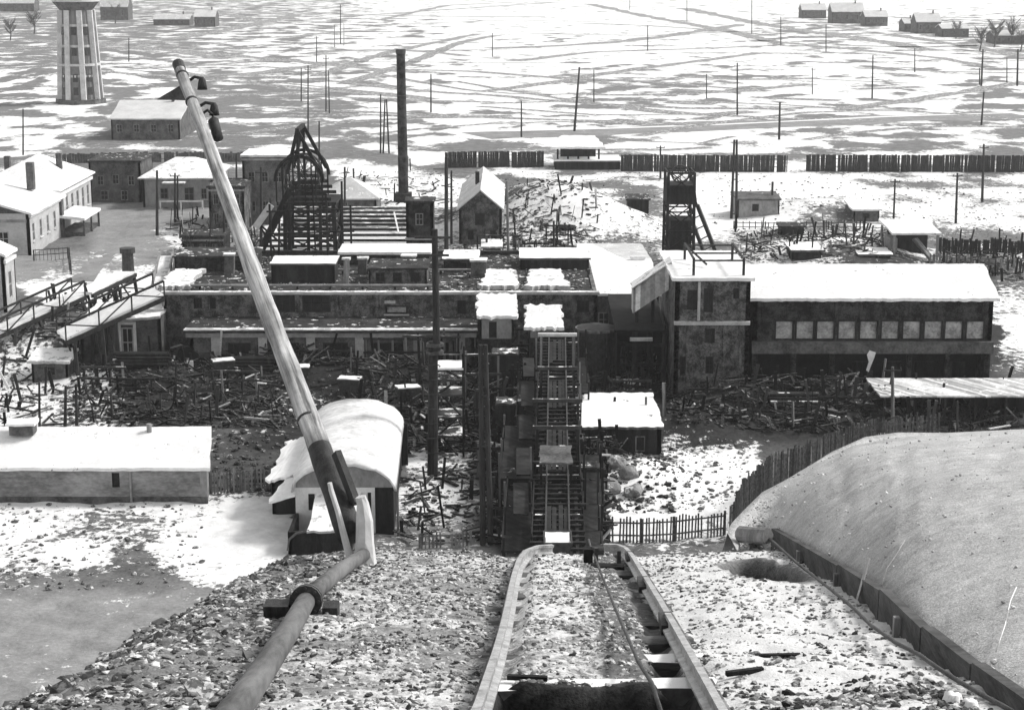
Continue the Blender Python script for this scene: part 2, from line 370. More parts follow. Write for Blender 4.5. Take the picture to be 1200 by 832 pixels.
far = [([(270,88),(400,96),(480,106),(560,111),(600,114),(700,122),(800,127),(920,128)], 9), ([(980,128),(1060,119),(1140,106),(1200,97)], 10),
       ([(370,90),(440,66),(500,52),(560,40)], 9), ([(410,96),(480,74),(540,50),(580,42)], 9), ([(330,136),(450,135),(520,138),(600,136)], 8),
       ([(690,5),(760,20),(850,36),(905,49)], 14), ([(880,47),(1000,58),(1100,68),(1150,77)], 12), ([(800,10),(900,30),(1010,46),(1100,60)], 18),
       ([(600,72),(700,61),(800,58),(900,54)], 10), ([(560,108),(640,98),(740,82),(880,64)], 10), ([(900,90),(1000,95),(1065,98)], 5),
       ([(400,20),(520,12),(650,3)], 10), ([(360,60),(480,60),(600,58)], 5), ([(340,73),(460,73),(640,74)], 4), ([(720,165),(820,168),(860,160)], 3),
       ([(0,62),(140,52),(330,44),(420,36)], 9), ([(0,88),(120,86),(330,70)], 8), ([(800,90),(860,93),(960,92)], 14), ([(785,105),(850,108),(900,106)], 12), ([(1000,105),(1080,102)], 9), ([(900,115),(985,118)], 10), ([(780,120),(840,122)], 12), ([(620,40),(760,42),(900,36)], 7), ([(430,30),(600,24),(700,26)], 6), ([(640,90),(760,96),(860,104)], 8), ([(1000,80),(1100,84),(1200,86)], 7), ([(560,125),(700,135),(860,134)], 5), ([(330,110),(480,118),(580,120)], 6), ([(1040,40),(1120,52),(1200,66)], 14), ([(0,40),(180,34),(330,26)], 9), ([(130,82),(250,76),(330,80)], 7)]
for p, w in far: ribbon('track', p, w*.62, 'track')
_r = random.Random(12)
for k in range(34):
    x0 = _r.uniform(-60, 1000); y0 = 6+168*(k+.5)/34+_r.uniform(-4, 4); L_ = _r.uniform(160, 520); sl = _r.uniform(-.10, .10); cv = _r.uniform(-.05, .05)
    pp_ = [(x0+L_*f, min(max(y0+sl*L_*(f-.5)+cv*L_*math.sin(3.14*f), 3), 176)) for f in (0, .2, .4, .6, .8, 1)]
    ribbon('track', pp_, _r.uniform(1.2, 4.5)*(1+(175-y0)/110), 'track', .016+.0005*k)
ribbon('road', [(560,160),(620,157),(720,154),(850,148),(950,143),(1080,138),(1200,136)], 16, 'road', .012)
ribbon('path', [(612,153),(720,150.5),(850,146),(950,141),(1080,135.5),(1250,131)], 2.6, 'berm', .03)
ribbon('path', [(95,330),(150,270),(185,243),(240,238)], 3, 'road', .05)
# ------------------------------------------------------------------ spoil heap under the camera
def zt(y): return 35.43-.27*(y-10.24)
EDGE = 24.85
def fbm(x, y, s, o=4, seed=0.):
    return noise.fractal(Vector((x*s, y*s, seed)), .9, 2.1, o)
def tx(y): return .28+.0242*y                    # track centre line
def smooth(a, b, v): t = min(max((v-a)/(b-a), 0), 1); return t*t*(3-2*t)
PIT = TP(893, 660)
def heap_z(x, y):
    z = zt(min(y, EDGE))-.16
    e = y-EDGE
    if e > 0: z -= .27*e+ (.165*e if e > 1 else .165*e*e*.5+.0825*e)
    elif e > -.8: z -= .03*(e+.8)**2
    lx = -3.35-x+.25*fbm(x, y, .5, 3, 5.); rx = x-4.3
    if lx > -.6: z -= .33*(lx+.6)**2 if lx < .5 else .4+.72*(lx-.5)
    if rx > -.6: z -= .33*(rx+.6)**2 if rx < .5 else .4+.72*(rx-.5)
    if 4 < y < EDGE+2:
        c = tx(y); d = abs(x-c)
        z += .10*smooth(.55, 1.6, d)-.04
        t = smooth(12.2, 11.95, y+.12*fbm(x, y, 1.5, 2, 3.))*smooth(.72, .6, d)
        z -= .75*t-.085*(1-t)*smooth(.66, .5, d)
        z -= .13*smooth(.42, .58, x-c)*smooth(.8, .66, x-c)*smooth(16.5, 13, y)
        rr = math.hypot((x-PIT.x)/.5, (y-PIT.y)/1.9); z -= 1.1*smooth(1, .45, rr)
        z += .07*fbm(x, y, .9, 4, 1.)+.035*fbm(x, y, 4., 4, 2.)
    else: z += .25*fbm(x, y, .25, 4, 4.)
    return max(z, -1.5)
hx = np.unique(np.concatenate([np.linspace(-62, -6.4, 26), np.arange(-6, -3.9, .15), np.arange(-3.9, 4.7, .06), np.linspace(4.8, 7, 12), np.linspace(8, 62, 24)]))
hy = np.unique(np.concatenate([np.linspace(-45, 3, 14), np.arange(3.5, 9, .4), np.arange(9, 27, .06), np.arange(27, 34, .5), np.linspace(34, 118, 40)]))
HV = np.array([(x, y, heap_z(x, y)) for y in hy for x in hx])
HX, HY = HV[:, 0], HV[:, 1]
c_ = .28+.0242*HY; dxt = HX-c_
hs = np.where(dxt > .75, .74, np.where(dxt < -.75, .41, np.where(dxt < .12, .50, .30)))+.10*np.sin(HY*1.7+.8*np.sin(HX*2))*np.sin(HX*1.3+HY*.6)
hs = np.where(HX < -2.0, .22, hs); hs = np.where(HX < -3.2, .12, hs)
hs = hs+.12*np.exp(-((HX-2.6)/.7)**2-((HY-16)/3.5)**2)+.1*np.exp(-((HY-24.3)/.9)**2)+.22*np.exp(-((HY-21.3)/1.)**2)*(np.abs(dxt) < .75)
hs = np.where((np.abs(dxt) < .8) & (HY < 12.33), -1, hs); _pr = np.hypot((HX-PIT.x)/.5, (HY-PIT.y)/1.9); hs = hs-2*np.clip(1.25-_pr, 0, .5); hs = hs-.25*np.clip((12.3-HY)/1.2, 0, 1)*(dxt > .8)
hd = np.where(HX < -2.0, .35, 0)+np.where((np.abs(dxt) < .8) & (HY < 12.33), 1, 0)+.7*np.clip((12.2-HY)/.8, 0, 1)*(dxt > .9)*(HX < 2.8)+.5*(dxt > .12)*(dxt < .75)+2.5*np.clip(1.15-_pr, 0, .6)  # void between rails and PIT hollow: their shade painted in as black
def cinder_mat(name, lo, hi, klo, khi):
    m, nt, b = new_mat(name); pos, nz = geo(nt); cv, dk = attr_n(nt, 'cover'), attr_n(nt, 'soot')
    n1 = noise_n(nt, pos, 1.1, 5, .6); n2 = noise_n(nt, pos, 9, 6, .7); n3 = noise_n(nt, pos, 30, 3, .6)
    f = math_n(nt, 'ADD', math_n(nt, 'ADD', math_n(nt, 'MULTIPLY', n1, .3), math_n(nt, 'MULTIPLY', n2, .4)), math_n(nt, 'MULTIPLY', n3, .3))
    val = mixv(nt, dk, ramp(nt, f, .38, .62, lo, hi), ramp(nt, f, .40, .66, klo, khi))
    g = math_n(nt, 'ADD', math_n(nt, 'MULTIPLY', n1, .45), math_n(nt, 'MULTIPLY', n2, .55))
    th = math_n(nt, 'SUBTRACT', .5, math_n(nt, 'MULTIPLY', math_n(nt, 'SUBTRACT', cv, .5), .55))
    mask = math_n(nt, 'ADD', math_n(nt, 'MULTIPLY', math_n(nt, 'SUBTRACT', g, th), 9), .5, clamp=True)
    grey(nt, mixv(nt, math_n(nt, 'MULTIPLY', mask, .85), val, .72), b); b.inputs['Roughness'].default_value = .95
    bump(nt, f, b, .8, .05); return m
M['cinder'] = cinder_mat('snow_dusted_cinder', .10, .42, .006, .06)
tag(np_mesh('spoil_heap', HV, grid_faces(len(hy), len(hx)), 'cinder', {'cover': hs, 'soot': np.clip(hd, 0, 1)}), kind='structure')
# right-hand mound of fine ash: board line at its foot, crest line where it falls away behind
board = [TP(905, 625), TP(985, 680), TP(1075, 745), TP(1190, 832)]
def along(pts, t):
    t = t*(len(pts)-1); i = min(int(t), len(pts)-2); i = max(i, 0); return pts[i].lerp(pts[i+1], t-i)
def deep(px, py, d): r = ray(px, py); return CAM+r*d
crest = [deep(864, 645, 26.6), deep(868, 626, 28.0), deep(884, 592, 30), deep(918, 566, 31.5), deep(958, 541, 33.5), deep(1000, 522, 36), deep(1040, 516, 38), deep(1100, 516, 40), deep(1200, 511, 41), deep(1360, 512, 40), deep(1700, 540, 34), deep(2300, 640, 26)]
_e = TP(1190, 814)
foot = [TP(880, 636, -.3), TP(888, 635, -.22), TP(897, 634, -.1), TP(905, 631), TP(950, 656), TP(985, 679), TP(1035, 712), TP(1085, 753), TP(1145, 787), _e, _e+Vector((-.18, -3, .8)), _e+Vector((-.4, -8, 2.2)), _e+Vector((-.6, -14, 3.2))]
NT, NS, NB = 150, 80, 40
mv, mc = [], []
for i in range(NT+1):
    t = i/NT; f = along(foot, t); c = along(crest, t)
    for j in range(NS+1):
        s = j/NS; p = f.lerp(c, s); span = (c-f).length
        p.z += .05*span*math.sin(math.pi*s)*.5-.12*(1-s)**3
        p.z -= .03*max(0, math.sin(t*46+3*s+1.5*fbm(p.x, p.y, .4, 2, 31.)))**3*math.sin(math.pi*s)**1.5
        p.z += (.09*fbm(p.x, p.y, .45, 4, 11.)+.02*fbm(p.x, p.y, 3, 3, 12.))*(math.sin(math.pi*min(s, .999))**.5)
        mv.append(p); mc.append(.25+.35*fbm(p.x, p.y, .3, 3, 15.)+.4*(1-smooth(0, .12, s)))
    dirv = Vector((.38*smooth(.02, .3, t), .92, 0)).normalized()
    for j in range(1, NB+1):
        q = c+dirv*(j*1.2); q.z -= .12*min(j, 2)+.72*max(j*1.2-1.2, 0)+.02*j*j*.3; q.z = max(q.z, -1.2); mv.append(q); mc.append(.2)
mv = np.array([tuple(v) for v in mv]); mc = np.array(mc)
M['ash'] = stained('grey_ash', .25, .40, .35, .95, bs=.25)
def ash_mat():
    m, nt, b = new_mat('fine_ash'); pos, nz = geo(nt); cv = attr_n(nt, 'cover')
    n1 = noise_n(nt, pos, .35, 6, .6); n2 = noise_n(nt, pos, 5, 7, .72); n3 = noise_n(nt, pos, 40, 3, .6)
    val = math_n(nt, 'MULTIPLY', math_n(nt, 'MULTIPLY', ramp(nt, n1, .36, .62, .40, .52), ramp(nt, n2, .3, .7, .72, 1.22)), ramp(nt, n3, .3, .7, .72, 1.25))
    sp = ramp(nt, noise_n(nt, pos, 3.4, 4, .6), .67, .70, 0, .75)
    val = mixv(nt, math_n(nt, 'MULTIPLY', sp, ramp(nt, n1, .5, .6, 0, 1)), val, .8)
    grey(nt, val, b); b.inputs['Roughness'].default_value = .95; bump(nt, math_n(nt, 'ADD', n2, math_n(nt, 'MULTIPLY', n3, .4)), b, .5, .08); return m
M['ash'] = ash_mat()
tag(np_mesh('ash_mound', mv, grid_faces(NT+1, NS+1+NB), 'ash', {'cover': mc}), kind='structure')
# ------------------------------------------------------------------ loose stones (uncountable): cinders on the heap top, slabs on its left shoulder, coal lumps in the yard
ICO_V = []; 
_t = (1+5**.5)/2
ICO_V = np.array([(-1,_t,0),(1,_t,0),(-1,-_t,0),(1,-_t,0),(0,-1,_t),(0,1,_t),(0,-1,-_t),(0,1,-_t),(_t,0,-1),(_t,0,1),(-_t,0,-1),(-_t,0,1)])/1.9
ICO_F = np.array([(0,11,5),(0,5,1),(0,1,7),(0,7,10),(0,10,11),(1,5,9),(5,11,4),(11,10,2),(10,7,6),(7,1,8),(3,9,4),(3,4,2),(3,2,6),(3,6,8),(3,8,9),(4,9,5),(2,4,11),(6,2,10),(8,6,7),(9,8,1)])
def rocks(name, pos, size, tone, flat=.6, mat='stone', elong=1.3):
    size = np.asarray(size)*.55
    n = len(pos); v = ICO_V[None]*(1+rng.uniform(-.28, .28, (n, 12, 1)))
    v = v*np.stack([rng.uniform(.75, elong, n), rng.uniform(.6, 1.05, n), rng.uniform(flat*.6, flat*1.2, n)], -1)[:, None]
    tilt = rng.normal(0, .3, n); v = np.stack([v[..., 0]*np.cos(tilt)[:, None]-v[..., 2]*np.sin(tilt)[:, None], v[..., 1], v[..., 0]*np.sin(tilt)[:, None]+v[..., 2]*np.cos(tilt)[:, None]], -1)
    a = rng.uniform(0, 6.283, n)[:, None]; v = np.stack([v[..., 0]*np.cos(a)-v[..., 1]*np.sin(a), v[..., 0]*np.sin(a)+v[..., 1]*np.cos(a), v[..., 2]], -1)
    v = v*np.asarray(size)[:, None, None]+np.asarray(pos)[:, None]
    f = ICO_F[None]+np.arange(n)[:, None, None]*12
    o = np_mesh(name, v.reshape(-1, 3), f.reshape(-1, 3), mat, {'tone': np.repeat(tone, 12)}, smooth=False)
    return o
def stone_mat():
    m, nt, b = new_mat('loose_stone'); pos, nz = geo(nt); t = attr_n(nt, 'tone')
    n = noise_n(nt, pos, 14, 4, .65); val = math_n(nt, 'MULTIPLY', t, ramp(nt, n, .35, .65, .6, 1.4))
    sm = math_n(nt, 'MULTIPLY', ramp(nt, noise_n(nt, pos, 6, 4, .7), .5, .56, 0, .8), ramp(nt, nz, .6, .85, 0, 1))
    sm = math_n(nt, 'MULTIPLY', sm, ramp(nt, t, .03, .15, .15, 1))
    grey(nt, mixv(nt, sm, val, .8), b); b.inputs['Roughness'].default_value = .9; return m
M['stone'] = stone_mat()
def scatter_heap(n, x0, x1, y0, y1, s0, s1, t0, t1, ok=None, pw=2.2):
    pos, sz, tn = [], [], []
    while len(pos) < n:
        y = y0+(y1-y0)*random.random(); x = random.uniform(x0, x1)
        if ok and not ok(x, y) or math.hypot((x-PIT.x)/.5, (y-PIT.y)/1.9) < 1.1: continue
        if fbm(x, y, 1.3, 3, 41.) < .05*random.uniform(-1, 2) and random.random() < .72: continue
        s = s0+(s1-s0)*random.random()**pw
        pos.append((x, y, heap_z(x, y)+s*.02)); sz.append(s); tn.append(t0+(t1-t0)*random.random()**1.6)
    return np.array(pos), np.array(sz), np.array(tn)
def cat3(*a): return [np.concatenate(z) for z in zip(*a)]
off_rail = lambda x, y: abs(abs(x-tx(y))-.7) > .12
g = cat3(scatter_heap(17000, -2.0, 4.2, 9.5, 25.6, .010, .075, .03, .5, lambda x, y: abs(x-tx(y)) > .82 and (x < 1.6 or random.random() < .4)),
         scatter_heap(4200, -.4, 1.5, 12.2, 25.6, .014, .07, .06, .55, lambda x, y: abs(x-tx(y)) < .55),
         scatter_heap(500, -.4, 1.5, 9.3, 11.8, .03, .12, .004, .05, lambda x, y: abs(x-tx(y)) < .6),
         scatter_heap(1500, 1.6, 3.0, 9.3, 12.2, .02, .09, .01, .3))
o = rocks('cinder_gravel', *g); tag(o, 'loose snow-dusted cinders and small stones covering the top of the heap around the rails', 'gravel', kind='stuff')
g = cat3(scatter_heap(15000, -4.6, -1.95, 9.5, 26, .02, .095, .012, .3), scatter_heap(500, -4.2, -1.95, 9.5, 26, .08, .2, .02, .22))
o = rocks('shale_rubble', *g, flat=.42, elong=1.7); tag(o, 'dark slabby shale rubble along the left shoulder of the heap beside the pipe', 'rubble', kind='stuff')
_k = rng.integers(0, NT*(NS+1+NB), 4000); _k = _k[(_k % (NS+1+NB)) < NS-1]; _q = mv[_k]+rng.uniform(-.1, .1, (len(_k), 3))*[1, 1, 0]
_q[:, 2] = mv[_k][:, 2]+.0
o = rocks('ash_pebbles', _q, .012+.05*rng.random(len(_k))**4, .2+.4*rng.random(len(_k)), flat=.7); tag(o, 'scattered pebbles lying on the smooth ash mound', 'pebbles', kind='stuff')
def scrap(name, boxes, label, zf=None):
    """jumbled planks, props and broken beams: one uncountable tangle"""
    P, D, L2, Wd, Hd, T = [], [], [], [], [], []
    for (x0, x1, y0, y1, n, ztop, up) in boxes:
        for k in range(n):
            q = G(random.uniform(x0, x1), random.uniform(y0, y1)); u = random.random() < up
            dr = Vector((random.gauss(0, .12), random.gauss(0, .12), 1)) if u else Vector((random.gauss(0, 1), random.gauss(0, .55), random.gauss(0, .28)))
            dr.normalize(); l = random.uniform(.8, 3.2) if u else random.uniform(.4, 2.6)
            zz = gh(q.x, q.y)+(l/2 if u else random.uniform(0, ztop)*random.random())
            P.append((q.x, q.y, zz)); D.append(tuple(dr)); L2.append(l/2); Wd.append(random.uniform(.03, .16)); Hd.append(random.uniform(.02, .09)); T.append(random.choice([.003, .005, .008, .012, .02, .03, .06]) if random.random() < .955 else random.uniform(.2, .6))
    P, D = np.array(P), np.array(D); L2, Wd, Hd = (np.array(v)[:, None] for v in (L2, Wd, Hd))
    up_ = np.where(np.abs(D[:, 2:3]) > .9, [[0, 1, 0]], [[0, 0, 1]]); sx = np.cross(D, up_); sx /= np.linalg.norm(sx, axis=1, keepdims=True); sz = np.cross(sx, D)
    cs = [(-1,-1,-1),(1,-1,-1),(1,1,-1),(-1,1,-1),(-1,-1,1),(1,-1,1),(1,1,1),(-1,1,1)]
    V = np.stack([P+sx*Wd*a_+sz*Hd*b_+D*L2*c_ for a_, b_, c_ in cs], 1)
    F = np.array([(3,2,1,0),(4,5,6,7),(0,1,5,4),(1,2,6,5),(2,3,7,6),(3,0,4,7)])[None]+np.arange(len(P))[:, None, None]*8
    o = np_mesh(name, V.reshape(-1, 3), F.reshape(-1, 4), 'stone', {'tone': np.repeat(np.array(T), 8)}, smooth=False)
    return tag(o, label, 'scrap', kind='stuff')
def yard(n, boxes, s0, s1, t0, t1):
    pos, sz, tn = [], [], []
    for (x0, x1, y0, y1, wgt) in boxes:
        for k in range(int(n*wgt)):
            p = G(random.uniform(x0, x1), random.uniform(y0, y1)); s = s0+(s1-s0)*random.random()**2.5
            pos.append((p.x, p.y, gh(p.x, p.y)+s*.1)); sz.append(s); tn.append(t0+(t1-t0)*random.random()**2)
    return np.array(pos), np.array(sz), np.array(tn)
o = rocks('coal_lumps', *yard(7000, [(80,560,430,500,.35),(560,720,420,600,.2),(780,1200,455,512,.25),(250,340,485,575,.05),(300,560,290,335,.05),(700,790,520,600,.06),(540,690,260,340,.08)], .1, .62, .004, .09), flat=.7)
tag(o, 'black coal lumps and scrap strewn over the pit yard', 'coal', kind='stuff')
o = rocks('broken_stone', *yard(4200, [(860,1050,270,310,.3),(820,960,200,265,.08),(960,1200,195,300,.2),(580,780,200,330,.25),(0,140,400,498,.2),(470,560,540,636,.12),(720,880,520,600,.14),(0,240,590,690,.08),(400,540,200,240,.08)], .1, .5, .04, .3), flat=.6)
tag(o, 'broken stones showing through the snow around the yards', 'stones', kind='stuff')
scrap('scrap_timber', [(555,725,395,560,1700,2.2,.2),(575,712,540,640,800,2.4,.2),(200,560,395,445,1500,1.3,  .07),(90,330,440,500,600,.7,.04),(400,560,440,530,800,1.0,.06),(720,800,400,470,300,1.2,.15),(790,1190,452,512,1100,.9,.05),(560,700,262,338,500,.8,.1),(860,1050,270,312,350,.6,.1),(200,300,250,310,150,.6,.15),(1100,1200,290,330,200,.6,.2),(60,190,345,430,350,1.0,.12),(0,80,410,500,100,.5,.15),(470,560,545,636,90,.4,.1),(400,530,200,240,100,.6,.1)], 'tangled scrap timber, broken props and iron strewn through the pit yards')
M['snow_vault'] = stained('smooth_vault_snow', .48, .86, .32, .85, bs=.25, specks=True)
M['snow_patch'] = stained('broken_snow', .05, .14, 1.3, .9, snow=.78)
# ------------------------------------------------------------------ building helpers
def V3(x, y, z): return Vector((x, y, z))
def xz(px, py, Y): p = AT(px, py, Y); return p.x, p.z
def window(parent, p, q, u0, u1, z0, z1, depth, pane='glass_dark', frame='grey_wood', bars=1, name='window', sill=False):
    """frame in an opening of the wall p->q; pane and sill are its sub-parts"""
    p = V3(p[0], p[1], 0); q = V3(q[0], q[1], 0); d = (q-p).normalized(); n = V3(-d.y, d.x, 0)
    def P(u, z, k): return p+d*u+V3(0, 0, z)+n*k
    w = min(.16, (u1-u0)*.12); m = MB()
    def strip(a0, a1, b0, b1, k0=.03, k1=.12): m.hexa([P(a0,b0,k0), P(a1,b0,k0), P(a1,b0,k1), P(a0,b0,k1)], [P(a0,b1,k0), P(a1,b1,k0), P(a1,b1,k1), P(a0,b1,k1)])
    strip(u0, u0+w, z0, z1); strip(u1-w, u1, z0, z1); strip(u0+w, u1-w, z0, z0+w); strip(u0+w, u1-w, z1-w, z1)
    for k in range(bars):
        c = u0+(u1-u0)*(k+1)/(bars+1); strip(c-w*.3, c+w*.3, z0+w, z1-w, .05, .1)
    if bars: strip(u0+w, u1-w, (z0+z1)/2-w*.3, (z0+z1)/2+w*.3, .045, .095)
    f = m.build(name, frame, parent); g = MB()
    g.hexa([P(u0+.01,z0+.01,depth*.6), P(u1-.01,z0+.01,depth*.6), P(u1-.01,z0+.01,depth*.6+.03), P(u0+.01,z0+.01,depth*.6+.03)], [P(u0+.01,z1-.01,depth*.6), P(u1-.01,z1-.01,depth*.6), P(u1-.01,z1-.01,depth*.6+.03), P(u0+.01,z1-.01,depth*.6+.03)])
    g.build('pane', pane, f)
    if sill:
        s = MB(); s.hexa([P(u0-.15,z0-.14,-.18), P(u1+.15,z0-.14,-.18), P(u1+.15,z0-.14,.02), P(u0-.15,z0-.14,.02)], [P(u0-.15,z0-.02,-.18), P(u1+.15,z0-.02,-.18), P(u1+.15,z0-.02,.02), P(u0-.15,z0-.02,.02)]); s.build('sill', 'trim', f)
    return f
def box_walls(parent, x0, x1, y0, y1, z1, mat, front=(), right=(), left=(), z0=-.3, th=.35, wkw=None, name='wall'):
    """four walls (one mesh) with real openings and a window in each; holes are (u0,u1,z0,z1); u runs left to right seen from outside"""
    m = MB(); wk = dict(wkw or {})
    m.wall((x0, y0), (x1, y0), z0, z1, th, front); m.wall((x1, y0), (x1, y1), z0, z1-.002, th, right)
    m.wall((x1, y1), (x0, y1), z0, z1, th); m.wall((x0, y1), (x0, y0), z0, z1-.002, th, left)
    o = m.build(name, mat, parent)
    for h in front: window(parent, (x0, y0), (x1, y0), *h, th, **wk)
    for h in right: window(parent, (x1, y0), (x1, y1), *h, th, **wk)
    for h in left: window(parent, (x0, y1), (x0, y0), *h, th, **wk)
    return o
def prism_y(poly, y0, y1):                 # outline in x,z pushed along y
    return MB().hexa([V3(x, y0, z) for x, z in poly], [V3(x, y1, z) for x, z in poly])
def prism_x(poly, x0, x1):
    return MB().hexa([V3(x0, y, z) for y, z in poly], [V3(x1, y, z) for y, z in poly])
def gable_y(parent, x0, x1, y0, y1, ze, zr, wall_mat, roof_mat='snow', over=.4, th=.22, xr=None, nu=10, nv=8):
    xr = (x0+x1)/2 if xr is None else xr
    for a, c in ((y0, y0+.3), (y1-.3, y1)): prism_y([(x0, ze), (x1, ze), (xr, zr)], a, c).build('gable', wall_mat, parent)
    sl = (zr-ze)/(xr-x0); sr = (zr-ze)/(x1-xr)
    r = MB(); r.sheet([(x0-over, y0-over, ze-over*sl+th), (xr, y0-over, zr+th), (xr, y1+over, zr+th), (x0-over, y1+over, ze-over*sl+th)], th, nu, nv, .03, .06)
    r.sheet([(xr+.01, y0-over, zr+th+.002), (x1+over, y0-over, ze-over*sr+th), (x1+over, y1+over, ze-over*sr+th), (xr+.01, y1+over, zr+th+.002)], th, nu, nv, .03, .06)
    return r.build('roof', roof_mat, parent)
def gable_x(parent, x0, x1, y0, y1, ze, zr, wall_mat, roof_mat='snow', over=.5, th=.25, zb=None, nu=30, nv=8, edge=.1):
    yr = (y0+y1)/2; zb = ze if zb is None else zb
    for a, c in ((x0, x0+.3), (x1-.3, x1)): prism_x([(y0, ze-.01), (y1, ze-.01), (yr, zr)], a, c).build('gable', wall_mat, parent)
    s = (zr-ze)/(yr-y0)
    r = MB(); r.sheet([(x0-over, y0-over, ze-over*s+th), (x1+over, y0-over, ze-over*s+th), (x1+over, yr, zr+th), (x0-over, yr, zr+th)], th, nu, nv, .03, edge)
    r.sheet([(x0-over, yr+.01, zr+th), (x1+over, yr+.01, zr+th), (x1+over, y1+over, ze-over*s+th), (x0-over, y1+over, ze-over*s+th)], th, nu, nv, .03, edge)
    return r.build('roof', roof_mat, parent)
def flat_roof(parent, x0, x1, y0, y1, z, mat='snow', th=.3, over=.2, dz=0, nu=14, nv=10, jit=.04, name='roof'):
    r = MB(); r.sheet([(x0-over, y0-over, z+th), (x1+over, y0-over, z+th), (x1+over, y1+over, z+th+dz), (x0-over, y1+over, z+th+dz)], th, nu, nv, jit, .06)
    return r.build(name, mat, parent)
# ------------------------------------------------------------------ right: processing block with its tower end
def rblock():
    Y0, Y1 = 158.8, 170.6; x0 = xz(880, 460, Y0)[0]; x1 = xz(1158, 460, Y0)[0]
    t = thing('processing_block', 'long dark two storey block under a clean white roof with a row of dusty panes', 'industrial building', (x0, Y0, 0))
    ze = 9.15; zs = xz(1000, 410, Y0)[1]; zp = xz(1000, 399, Y0)[1]; zw = xz(1000, 375, Y0)[1]; W = x1-x0
    holes = []; pxs = [886, 915, 927, 951, 976, 1001, 1029, 1051, 1075, 1100, 1125]
    pw = 23
    for p in (905, 929, 953, 978, 1003, 1028, 1053, 1078, 1102, 1127): holes.append(((p-880)/278*W, (p-880+pw)/278*W, zp, zw))
    m = MB(); m.wall((x0, Y0), (x1, Y0), zs, ze, .4, holes); m.wall((x1, Y0), (x1, Y1), -.3, ze-.01, .4); m.wall((x1, Y1), (x0, Y1), -.3, ze, .4); m.wall((x0, Y1), (x0, Y0), -.3, ze-.01, .4)
    m.build('wall', 'dark_brick', t)
    for h in holes: window(t, (x0, Y0), (x1, Y0), *h, .4, pane='glass_pale', frame='coal_wood', bars=0)
    MB().box((x0-.1, Y0-.55, zs-.25), (x1+.1, Y0-.003, zp-.05)).build('balcony_parapet', 'plaster_dark', t)
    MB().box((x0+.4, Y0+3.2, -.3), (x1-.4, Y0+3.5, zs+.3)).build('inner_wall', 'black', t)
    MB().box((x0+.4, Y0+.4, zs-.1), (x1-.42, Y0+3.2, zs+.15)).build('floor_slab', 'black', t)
    n = 7
    for k in range(n):
        c = x0+.3+(W-.6)*k/(n-1); MB().box((c-.22, Y0+.02, -.3), (c+.22, Y0+.45, zs-.26)).build('column', 'dark_brick', t)
    for px in (1010, 1045, 1083, 1120):
        c = xz(px, 430, Y0+3)[0]; MB().box((c-.9, Y0+3.05, .4), (c+.9, Y0+3.196, 2.6)).build('gate', 'coal_wood', t)
    for k in range(10):
        c = x0+W*(.04+.92*k/9); MB().box((c-.12, Y0-.12, zw+.2), (c+.12, Y0-.002, ze-.05)).build('pilaster', 'dark_brick', t)
    gable_x(t, x0-.1, x1, Y0, Y1, ze, 11.05, 'dark_brick', 'snow', .5, .28, nu=60, nv=10, edge=.09)
    return x0, x1
RX0, RX1 = rblock()
sh = MB(); yy = 158.0; pts = [(1019,411),(1026,413),(1024,420),(1021,428),(1018,436),(1015,434),(1018,424),(1016,416)]
sh.hexa([V3(*xz(a, b, yy)[:1], yy, xz(a, b, yy)[1]) for a, b in pts], [V3(xz(a, b, yy)[0]+.03, yy+.1+.1*math.sin(b), xz(a, b, yy)[1]) for a, b in pts])
solo('torn_sheet', sh, 'whitewash', (xz(1020, 436, yy)[0], yy, xz(1020, 436, yy)[1]), 'torn white cloth hanging in front of the dark ground floor under the dusty panes', 'cloth')
def rtower():
    Y0, Y1 = 157.2, 171.5; x0 = xz(789, 460, Y0)[0]; x1 = xz(876, 460, Y0)[0]; zt_ = 11.1; W = x1-x0
    t = thing('brick_tower', 'square dark brick tower with flat snow roof at the left end of the long block', 'tower', (x0, Y0, 0))
    def hz(a, b, c, d): z0 = xz(800, d, Y0)[1]; z1 = xz(800, c, Y0)[1]; return ((a-789)/87*W, (b-789)/87*W, z0, z1)
    fr = [hz(803,815,340,363), hz(822,833,338,366), hz(856,863,338,350), hz(824,836,385,402), hz(826,835,418,438), hz(796,803,418,440)]
    box_walls(t, x0, x1, Y0, Y1, zt_, 'soot_brick', fr, th=.4, wkw=dict(frame='coal_wood'))
    z = xz(800, 378, Y0)[1]; MB().box((x0-.08, Y0-.25, z-.2), (x1+.02, Y0-.003, z+.12)).build('ledge', 'trim', t)
    for px in (806, 849, 868):
        c = xz(px, 400, Y0)[0]; MB().box((c-.14, Y0-.14, -.2), (c+.14, Y0-.002, z-.21)).build('pilaster', 'soot_brick', t)
    c = xz(819, 350, Y0)[0]; MB().tube((c, Y0-.12, z+.2), (c, Y0-.12, zt_-.1), .13).build('drainpipe', 'trim', t)
    flat_roof(t, x0, x1, Y0, Y1, zt_, 'snow', .3, .3, nu=16, nv=20)
    rl = MB(); za = zt_+.3; a, b = x0+1.7, x0+6.2
    rail = thing('roof_frame', 'small timber frame with braces standing on the snowy roof of the brick tower', 'frame', (a, Y0+1, za))
    for xx in (a, b):
        for yy in (Y0+1., Y0+9.5):
            MB().bar((xx, yy, za-.05), (xx, yy, za+1.6), .22).build('post', 'dark_wood', rail)
    for xx in (a, b): MB().bar((xx, Y0+1.1, za+1.5), (xx, Y0+9.4, za+1.5), .16).build('side_rail', 'dark_wood', rail)
    for yy in (Y0+1., Y0+5, Y0+9.5): MB().bar((a+.1, yy, za+1.35), (b-.1, yy, za+1.35), .14).build('cross_rail', 'dark_wood', rail)
    MB().bar((a, Y0+9.2, za+1.45), (a+1.6, Y0+5, za+.3), .14).build('brace', 'dark_wood', rail)
    return x0, x1
TX0, TX1 = rtower()
